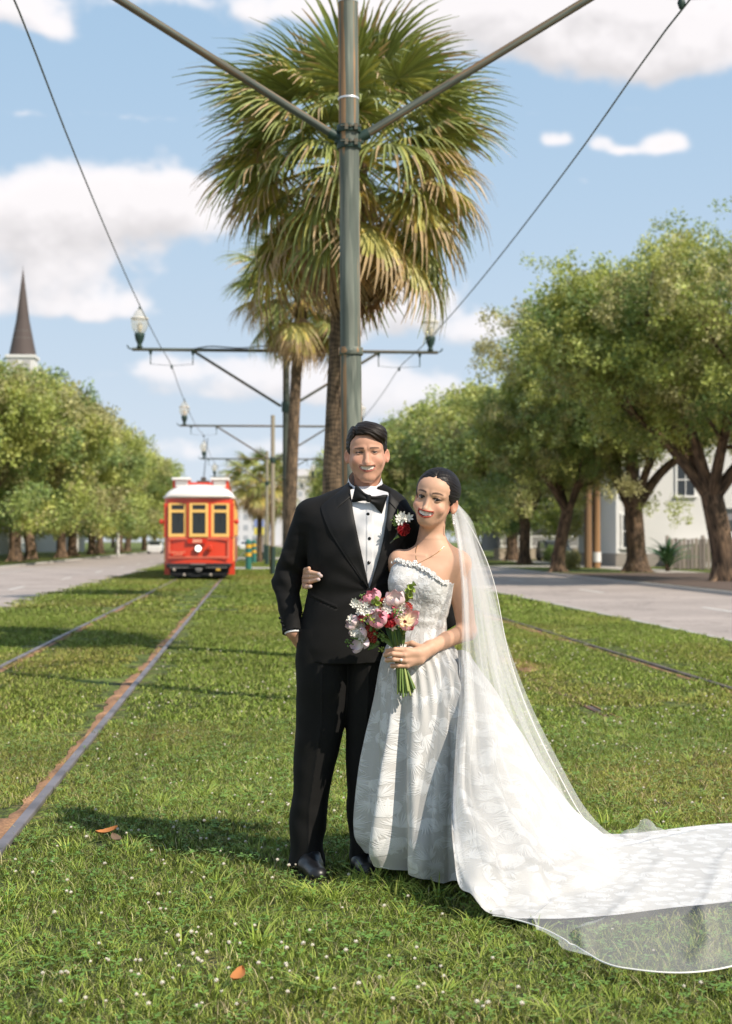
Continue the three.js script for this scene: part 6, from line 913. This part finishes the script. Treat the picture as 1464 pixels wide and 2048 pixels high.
    let us = 0; for (let j = 0; j <= nv; j++) { let ul = 0; for (let i = 0; i <= nu; i++) { const a = j * (nu + 1) + i; if (i) ul += len3(p.getX(a) - p.getX(a - 1), p.getY(a) - p.getY(a - 1), p.getZ(a) - p.getZ(a - 1)); uv[a * 2] = ul; if (i === 0) { if (j) us += len3(p.getX(a) - p.getX(a - nu - 1), p.getY(a) - p.getY(a - nu - 1), p.getZ(a) - p.getZ(a - nu - 1)); } uv[a * 2 + 1] = -us; } }
    const q = []; for (let a = 0; a < p.count; a++) { const i = a % (nu + 1), j = Math.floor(a / (nu + 1)), b = bump(i / nu, j / nv, uv[a * 2], -uv[a * 2 + 1]); q.push([n.getX(a) * b, n.getY(a) * b, n.getZ(a) * b]); } for (let a = 0; a < p.count; a++) p.setXYZ(a, p.getX(a) + q[a][0], Math.max(p.getY(a) + q[a][1], bump.floor ?? .02), p.getZ(a) + q[a][2]);
    g.setAttribute('uv', new THREE.Float32BufferAttribute(flat, 2)); g.computeVertexNormals(); g.userData = { nu, nv }; return g; };
  const trainRows = [
    [[915, 1300, 5.62], [926, 1300, 5.60], [938, 1305, 5.66], [940, 1310, 5.78], [935, 1310, 5.9]],
    [[920, 1360, 5.57], [938, 1360, 5.55], [958, 1360, 5.63], [972, 1362, 5.8], [968, 1362, 6.0]],
    [[915, 1440, 5.49], [946, 1440, 5.47], [985, 1440, 5.58], [1016, 1445, 5.85], [1008, 1450, 6.08]],
    [[906, 1540, 5.38], [952, 1540, 5.36], [1020, 1540, 5.50], [1078, 1548, 5.9], [1068, 1556, 6.18]],
    [[904, 1640, 5.25], [966, 1640, 5.26], [1060, 1630, 5.43], [1150, 1638, 5.93], [1150, 1648, 6.32]],
    [[913, 1730, 5.12], [992, 1730, 5.15], [1112, 1712, 5.36], [1240, 1708, 5.92], [1252, 1688, 6.27]],
    [[942, 1800, 5.02], [1046, 1800, 5.06], [1190, 1778, 5.27], [1360, 1750, 5.68], [1450, 1676, 6.46]],
    [[1000, 1848, 4.95], [1110, 1852, 4.97], [1290, 1832, 5.06], [1480, 1795, 5.36], [1600, 1684, 6.38]],
    [[1030, 1866, 4.90], [1150, 1869, 4.885], [1330, 1852, 4.98], [1580, 1812, 5.25], [1720, 1690, 6.3]]];
  const tb = (u, v, ul, vl) => { const k = smooth(.02, .3, v), w = fbm(u * 5 + v * 1.2, v * 3.5, 3, 3) - .5; return k * (.030 * Math.sin(u * 26 + v * 4 + 5 * noise3(u * 4, v * 5, 2)) * (1 - .55 * smooth(.6, 1, v)) + w * .07 + .012 * Math.sin(vl * 34 + u * 9 + 6 * noise3(u * 6, v * 9, 7)) * smooth(.5, .85, v)); }; tb.floor = .045;
  part(t, 'train', net(trainRows, 150, 190, tb), lace);
  // ---- veil
  const veilMat = std(.74, .74, .74, .95, { transparent: true, opacity: .21 });
  const veilRows = [
    [[899, 1002, 5.78], [905, 998, 5.80], [910, 1000, 5.84], [913, 1004, 5.88]],
    [[908, 1040, 5.74], [918, 1038, 5.74], [926, 1040, 5.82], [931, 1042, 5.92]],
    [[918, 1090, 5.68], [928, 1090, 5.68], [940, 1092, 5.80], [948, 1094, 5.95]],
    [[924, 1180, 5.60], [942, 1180, 5.60], [963, 1180, 5.76], [980, 1182, 5.98]],
    [[923, 1300, 5.52], [952, 1300, 5.52], [986, 1300, 5.70], [1016, 1302, 6.0]],
    [[922, 1420, 5.43], [962, 1420, 5.40], [1014, 1420, 5.58], [1062, 1420, 6.0]],
    [[913, 1530, 5.32], [970, 1530, 5.29], [1046, 1525, 5.46], [1114, 1525, 6.0]],
    [[906, 1640, 5.18], [988, 1630, 5.18], [1086, 1620, 5.36], [1180, 1640, 5.98]],
    [[914, 1735, 5.05], [1020, 1725, 5.06], [1146, 1704, 5.24], [1250, 1694, 6.0]],
    [[947, 1806, 4.95], [1072, 1795, 4.96], [1226, 1768, 5.15], [1345, 1684, 6.2]],
    [[1012, 1856, 4.87], [1136, 1848, 4.86], [1324, 1822, 4.98], [1470, 1672, 6.4]],
    [[1086, 1886, 4.72], [1190, 1905, 4.58], [1404, 1866, 4.82], [1640, 1690, 6.2]],
    [[1150, 1926, 4.53], [1250, 1980, 4.26], [1470, 1980, 4.26], [1760, 1860, 4.9]]];
  const vb = (u, v) => { const k = smooth(.0, .10, v), lowv = smooth(.62, .9, v); return k * (mix(.016, .030, smooth(.1, .5, v)) * Math.sin(u * mix(34, 22, v) + 4 * noise3(u * 3, v * 3, 9)) * (1 - .7 * lowv) + lowv * smooth(0, .08, u) * smooth(1, .97, v) * (.05 * Math.pow(noise3(u * 5, v * 14, 4), 2) + .055 * Math.pow(Math.abs(Math.sin(u * 9 + v * 31 + 3 * noise3(u * 5, v * 8, 5))), 10)) + .012); }; vb.floor = .058;
  const vg = net(veilRows, 170, 210, vb);
  const veil = part(t, 'veil', vg, veilMat);
  const vb3 = (u, v) => .012 * Math.sin(u * 14 + v * 7) + .008 * (noise3(u * 6, v * 6, 3) - .5); vb3.floor = .03;
  part(veil, 'gathered_fold', net([[[1228, 1694, 6.16], [1262, 1694, 6.14], [1300, 1694, 6.14], [1346, 1690, 6.2]], [[1240, 1676, 6.22], [1268, 1658, 6.20], [1306, 1654, 6.21], [1334, 1676, 6.24]], [[1246, 1672, 6.30], [1276, 1650, 6.30], [1304, 1648, 6.31], [1330, 1670, 6.32]], [[1242, 1686, 6.38], [1276, 1684, 6.40], [1308, 1683, 6.41], [1338, 1684, 6.40]]], 50, 40, vb3), veilMat);
  const vb2 = (u, v) => smooth(0, .12, v) * (.026 * Math.sin(u * 27 + 1.7 + 4 * noise3(u * 3, v * 3, 19))) - .012; vb2.floor = .05;
  part(veil, 'under_layer', net(veilRows.slice(0, 9).map((r, j) => r.map(([x, y, d], i) => [x + (i === 0 ? 4 : i === 3 ? -6 : 0) * Math.min(1, j / 3), y, d + .05])), 120, 130, vb2), veilMat);
  { const p = vg.attributes.position, pts = [], nu = 170, nv = 210; for (let j = Math.round(nv * .80); j <= nv; j += 3) { const a = j * (nu + 1); pts.push(V(p.getX(a), p.getY(a), p.getZ(a))); } for (let i = 4; i <= nu; i += 4) { const a = nv * (nu + 1) + i; pts.push(V(p.getX(a), p.getY(a), p.getZ(a))); } part(veil, 'satin_edge', tube(pts, .0026, 6, pts.length * 3, false), std(.86, .84, .80, .5)); const ed = []; for (let j = 6; j <= nv * .80; j += 4) { const a = j * (nu + 1) + nu; ed.push(V(p.getX(a), p.getY(a), p.getZ(a))); } part(veil, 'satin_edge', tube(ed, .002, 5, ed.length * 3, false), std(.86, .84, .80, .5)); }
  stemAxis = { a: L(792, 1262, .165), b: L(799, 1316, .185), c: L(810, 1388, .185), L };
}
// ---------------------------------------------------------------- bouquet and buttonhole
{
  const petal = (L, Wd, cupped, tipCol, baseCol, point = 1) => { const g = new THREE.PlaneGeometry(1, 1, 6, 8), p = g.attributes.position; const col = []; for (let i = 0; i < p.count; i++) { const u = p.getX(i) * 2, v = p.getY(i) + .5, w = Math.pow(Math.sin(Math.PI * Math.min(.98, v * .86 + .08)), .75) * (v > .8 ? 1 - point * .35 * (v - .8) / .2 : 1); const x = u * w * Wd / 2, y = v * L; p.setXYZ(i, x, y * (1 - .10 * cupped * v), cupped * L * (.34 * Math.sin(v * 2.4) + .28 * 0) - Math.abs(u) * Math.abs(u) * Wd * .28 * cupped); const c = smooth(.15, .85, v + .2 * Math.abs(u) - .1); for (let k = 0; k < 3; k++) col.push(mix(baseCol[k], tipCol[k], c)); } g.setAttribute('color', new THREE.Float32BufferAttribute(col, 3)); g.computeVertexNormals(); return g; };
  const petalM = std(1, 1, 1, .6, { physical: true, vertexColors: true, transmission: .18, thickness: 0, side: THREE.DoubleSide }), green = std(.115, .19, .04, .55), darkLeaf = std(.05, .11, .035, .5), lime = std(.26, .34, .06, .6);
  const pink = [.74, .30, .38], paleP = [.80, .60, .62], cream = [.80, .74, .62], red = [.55, .018, .03], hot = [.70, .07, .13], lilac = [.76, .60, .68], white = [.82, .80, .74], coral = [.62, .10, .07], yellow = [.80, .62, .06];
  const merged = (list) => { const g = merge(list); return g; };
  function tulip(s, tip, base, open = .25, n = 6) { const out = []; for (let i = 0; i < n; i++) { const g = petal(.052 * s, .036 * s, 1, tip, base); g.translate(0, 0, .004); g.rotateX(open * (i % 2 ? 1.1 : .75)); g.translate(0, 0, .006 * s); g.rotateY(i / n * 6.283); out.push(g); } return merged(out); }
  function ranunculus(s, c, inner) { const out = [], R = rng(4); for (let ring = 0; ring < 6; ring++) { const n = 5 + ring; for (let i = 0; i < n; i++) { const k = ring / 5, g = petal(.022 * s * (.7 + k * .5), .024 * s * (.7 + k * .5), 1.15, inner ? inner.map((q, j) => mix(q, c[j], k)) : c, c.map((q) => q * .6), 0); g.translate(0, -.004 * s, 0); g.rotateX(mix(-.25, .85, k)); g.translate(0, 0, mix(.001, .008, k) * s); g.rotateY(i / n * 6.283 + ring * .5 + R() * .2); out.push(g); } } return merged(out); }
  function star(s, c) { const out = []; for (let i = 0; i < 6; i++) { const g = petal(.017 * s, .0075 * s, .8, c, c.map((q) => q * .92), 1); g.rotateX(1.05); g.translate(0, .004, .001); g.rotateY(i * 1.047); out.push(g); } const core = new THREE.SphereGeometry(.0022, 6, 5); out.push(paint(core, () => [.62, .58, .20])); return merged(out.map((g) => (g.index ? g.toNonIndexed() : g))); }
  function frill(s, c) { const out = [], R = rng(9); for (let i = 0; i < 34; i++) { const g = petal(.016 * s, .012 * s, .9, c.map((q) => q * (.8 + R() * .4)), c.map((q) => q * .7), 0); const y = 1 - i / 34 * 1.3, r = Math.sqrt(Math.max(0, 1 - y * y)), a = i * 2.4; g.rotateX(Math.acos(clamp(y, -1, 1)) * .9); g.rotateY(a); g.translate(Math.sin(a) * r * .010 * s, y * .008 * s, Math.cos(a) * r * .010 * s); out.push(g); } return merged(out); }
  function berries(s, n, m) { const out = [], R = rng(n); for (let i = 0; i < n; i++) { const a = R() * 6.28, r = .018 * s * Math.sqrt(R()), y = R() * .045 * s; out.push(new THREE.SphereGeometry(.0042 * s * (.7 + R() * .6), 8, 6).translate(Math.cos(a) * r, y, Math.sin(a) * r)); } return merge(out); }
  function bells(s) { const out = [], R = rng(3); for (let i = 0; i < 11; i++) { const y = i * .0062 * s, a = i * 2.4; out.push(lathe([[.001, -.006 * s], [.004 * s, -.004 * s], [.0075 * s, .003 * s], [.0105 * s, .007 * s]], 8).rotateX(.95).rotateY(a).translate(Math.sin(a) * .007 * s, y, Math.cos(a) * .007 * s)); } return merge(out); }
  const F1 = { pinkTulip: [tulip(1, pink, cream, .16), petalM], paleTulip: [tulip(1, paleP, cream, .2), petalM], openTulip: [tulip(1.1, [.78, .36, .42], [.82, .72, .45], .62), petalM], lilacTulip: [tulip(1.15, lilac, cream, .85), petalM], redTulip: [tulip(.9, hot, [.6, .1, .12], .3), petalM], ranunculus: [ranunculus(1.1, red, [.30, .008, .015]), petalM], coralFlower: [frill(1, coral), petalM], whiteFloret: [star(1, white), petalM], paleBloom: [frill(1.5, [.80, .66, .64]), petalM], berryGreen: [berries(1, 16, 0), green], limeBells: [bells(1), lime], limeBerries: [berries(1.15, 22, 1), lime] };
  const names = { pinkTulip: 'pink_tulip', paleTulip: 'pale_tulip', openTulip: 'open_tulip', lilacTulip: 'lilac_tulip', redTulip: 'red_tulip', ranunculus: 'red_ranunculus', coralFlower: 'coral_blossom', whiteFloret: 'white_floret', paleBloom: 'pale_blossom', berryGreen: 'green_sprig', limeBells: 'bell_sprig', limeBerries: 'lime_sprig' };
  const t = thing('bouquet', 'bouquet of pink tulips, red ranunculus and white florets in the bride\'s hand', 'bouquet', brideFig.position.clone()); t.rotation.copy(brideFig.rotation);
  const { L } = stemAxis, root = L(796, 1288, .17), up = V(0, 1, 0);
  const put = (kind, px, py, z, s = 1, aim) => { const [g, m] = F1[kind], o = part(t, names[kind], g, m), p = L(px, py, z), d = (aim ?? p.clone().sub(root)).normalize(); d.z += .35; d.normalize(); o.position.copy(p).addScaledVector(d, -.022 * s); o.quaternion.setFromUnitVectors(up, d); o.rotateY(px * .7 + py); o.scale.setScalar(s); return o; };
  // flowers: kind, picture point, distance before the bride's middle, size
  [['pinkTulip', 747, 1196, .20, 1.15], ['pinkTulip', 734, 1202, .18, .9], ['coralFlower', 768, 1196, .20, 1.2], ['paleTulip', 790, 1200, .22, 1.25], ['paleBloom', 785, 1205, .21, 1.15], ['paleBloom', 798, 1210, .22, 1.1], ['limeBells', 818, 1190, .20, 1.15], ['coralFlower', 817, 1206, .21, .95], ['limeBells', 757, 1213, .23, 1.0],
    ['lilacTulip', 733, 1224, .21, .9], ['redTulip', 727, 1232, .22, .85], ['limeBerries', 735, 1240, .25, 1.1], ['pinkTulip', 758, 1240, .26, 1.25], ['ranunculus', 778, 1236, .27, 1.15], ['redTulip', 775, 1225, .24, 1.1], ['berryGreen', 794, 1228, .26, 1.1], ['openTulip', 812, 1236, .25, 1.15], ['redTulip', 817, 1250, .22, .8],
    ['paleTulip', 707, 1246, .20, 1.0], ['whiteFloret', 712, 1252, .22, 1.2], ['coralFlower', 731, 1258, .22, 1.15], ['lilacTulip', 716, 1276, .20, 1.15], ['coralFlower', 738, 1272, .21, 1.05], ['berryGreen', 752, 1262, .22, 1.3], ['berryGreen', 765, 1277, .21, 1.3], ['limeBerries', 802, 1262, .20, .9], ['berryGreen', 700, 1285, .18, .9], ['limeBerries', 764, 1298, .20, .6], ['berryGreen', 744, 1290, .19, .8], ['berryGreen', 726, 1194, .17, .7], ['limeBerries', 722, 1210, .18, .7], ['ranunculus', 722, 1262, .17, .8], ['coralFlower', 750, 1224, .19, .9]].forEach((a) => put(...a));
  const R = rng(66); for (const [cx, cy, z, n, sp] of [[716, 1214, .23, 6, 10], [742, 1222, .25, 8, 13], [755, 1226, .25, 6, 9], [775, 1212, .25, 8, 10], [792, 1212, .24, 7, 12], [704, 1240, .22, 6, 8], [712, 1260, .23, 5, 7], [727, 1268, .23, 4, 6], [794, 1246, .26, 3, 6], [806, 1218, .24, 5, 7]]) for (let i = 0; i < n; i++) put('whiteFloret', cx + (R() - .5) * 2 * sp, cy + (R() - .5) * 2 * sp, z + R() * .015, .9 + R() * .4, V(R() - .5, R() - .2, .9));
  // long leaves and stems
  const blade = (a, b, w, m, bend) => { const g = new THREE.PlaneGeometry(w, 1, 2, 10).translate(0, .5, 0), p = g.attributes.position, d = b.clone().sub(a), q = new THREE.Quaternion().setFromUnitVectors(up, d.clone().normalize()), l = d.length(); for (let i = 0; i < p.count; i++) { const v = p.getY(i), k = Math.pow(Math.sin(Math.PI * clamp(v * .8 + .15)), .8); const r = V(p.getX(i) * k, v * l, Math.abs(p.getX(i)) * .5 + Math.sin(v * 3.14) * bend).applyQuaternion(q).add(a); p.setXYZ(i, r.x, r.y, r.z); } g.computeVertexNormals(); part(t, 'leaf', g, m); };
  const hold = L(798, 1300, .185);
  [[776, 1246, .22], [784, 1244, .225], [792, 1245, .22], [803, 1250, .21], [770, 1252, .21], [808, 1262, .19], [798, 1256, .225], [760, 1272, .2]].forEach(([x, y, z], i) => blade(hold.clone().add(V((i - 4) * .003, 0, .004 * (i % 3))), L(x, y, z), .016 + (i % 3) * .004, i % 2 ? green : darkLeaf, .012));
  [[722, 1285, .19], [700, 1275, .17], [735, 1300, .18]].forEach(([x, y, z]) => blade(L(760, 1285, .18), L(x, y, z), .014, green, .008));
  const stemMs = [std(.23, .30, .07, .5), std(.16, .24, .055, .5), std(.32, .38, .11, .5), std(.10, .17, .05, .5)];
  for (let i = 0; i < 30; i++) { const a = i * 2.399, r = Math.sqrt((i + .5) / 30), top = L(790 + Math.cos(a) * r * 16, 1262, .175 + Math.sin(a) * r * .03), mid = L(799 + Math.cos(a + .9) * r * 9, 1316, .190 + Math.sin(a + .9) * r * .016), bot = L(812 + Math.cos(a + 1.8) * r * 19, 1384 + (R() - .5) * 14 + 5 * Math.cos(a), .195 + Math.sin(a + 1.8) * r * .034); part(t, 'stem', tube([top, mid, bot], .0030 + R() * .0014, 6, 10), stemMs[i % 4]); }
  for (const [x, y, z] of [[734, 1240, .22], [716, 1270, .19], [757, 1205, .19], [812, 1240, .22], [790, 1206, .21], [745, 1262, .2], [778, 1240, .25]]) part(t, 'stem', tube([L(x, y, z - .03), L(mix(x, 790, .5), mix(y, 1275, .6), .175), L(797, 1300, .182)], .0026, 6, 8), stemMs[1]);
  part(t, 'lace_wrap', new THREE.CylinderGeometry(.026, .021, .045, 20, 3, true).rotateZ(-.15).translate(L(799, 1298, .182).x, L(799, 1298, .182).y, L(799, 1298, .182).z), std(.82, .80, .76, .8));
  // buttonhole on the groom's lapel
  const b = thing('boutonniere', 'small boutonniere with white floret and red bloom on the groom\'s lapel', 'flower', groomFig.position.clone()); b.rotation.copy(groomFig.rotation);
  const G = groomW, zb = .150, putB = (kind, px, py, z, s, d) => { const [g, m] = F1[kind], o = part(b, names[kind], g, m); o.position.copy(G(px, py, z)); o.quaternion.setFromUnitVectors(up, d.normalize()); o.scale.setScalar(s); };
  [[806, 1032], [799, 1036], [812, 1038], [804, 1042], [818, 1036], [797, 1044]].forEach(([x, y], i) => putB('whiteFloret', x, y, zb + .012, 1.25, V((i % 3 - 1) * .5, .3, .9)));
  putB('ranunculus', 806, 1058, zb, 1.0, V(.35, .0, .9)); putB('berryGreen', 797, 1066, zb - .01, .55, V(-.2, 1, .3)); putB('limeBerries', 790, 1050, zb - .01, .5, V(-.4, 1, .3)); putB('berryGreen', 800, 1050, zb - .005, .6, V(0, 1, .3));
  for (const [x0, y0, x1, y1] of [[794, 1050, 796, 1017], [792, 1052, 787, 1030], [797, 1072, 786, 1080]]) { const a = G(x0, y0, zb), c = G(x1, y1, zb + .005); part(b, 'leaf', (() => { const g = new THREE.ConeGeometry(.0075, a.distanceTo(c), 6).scale(1, 1, .35), d = c.clone().sub(a).normalize(); g.applyQuaternion(new THREE.Quaternion().setFromUnitVectors(up, d)); return g.translate((a.x + c.x) / 2, (a.y + c.y) / 2, (a.z + c.z) / 2); })(), green); }
  part(b, 'stem', tube([G(797, 1062, zb), G(789, 1078, zb - .004), G(781, 1086, zb - .006)], .0035, 6, 8), std(.03, .035, .025, .5));
}
scene.traverse((o) => { if (o.isMesh) { o.castShadow = true; o.receiveShadow = true; } });
renderer.render(scene, camera);
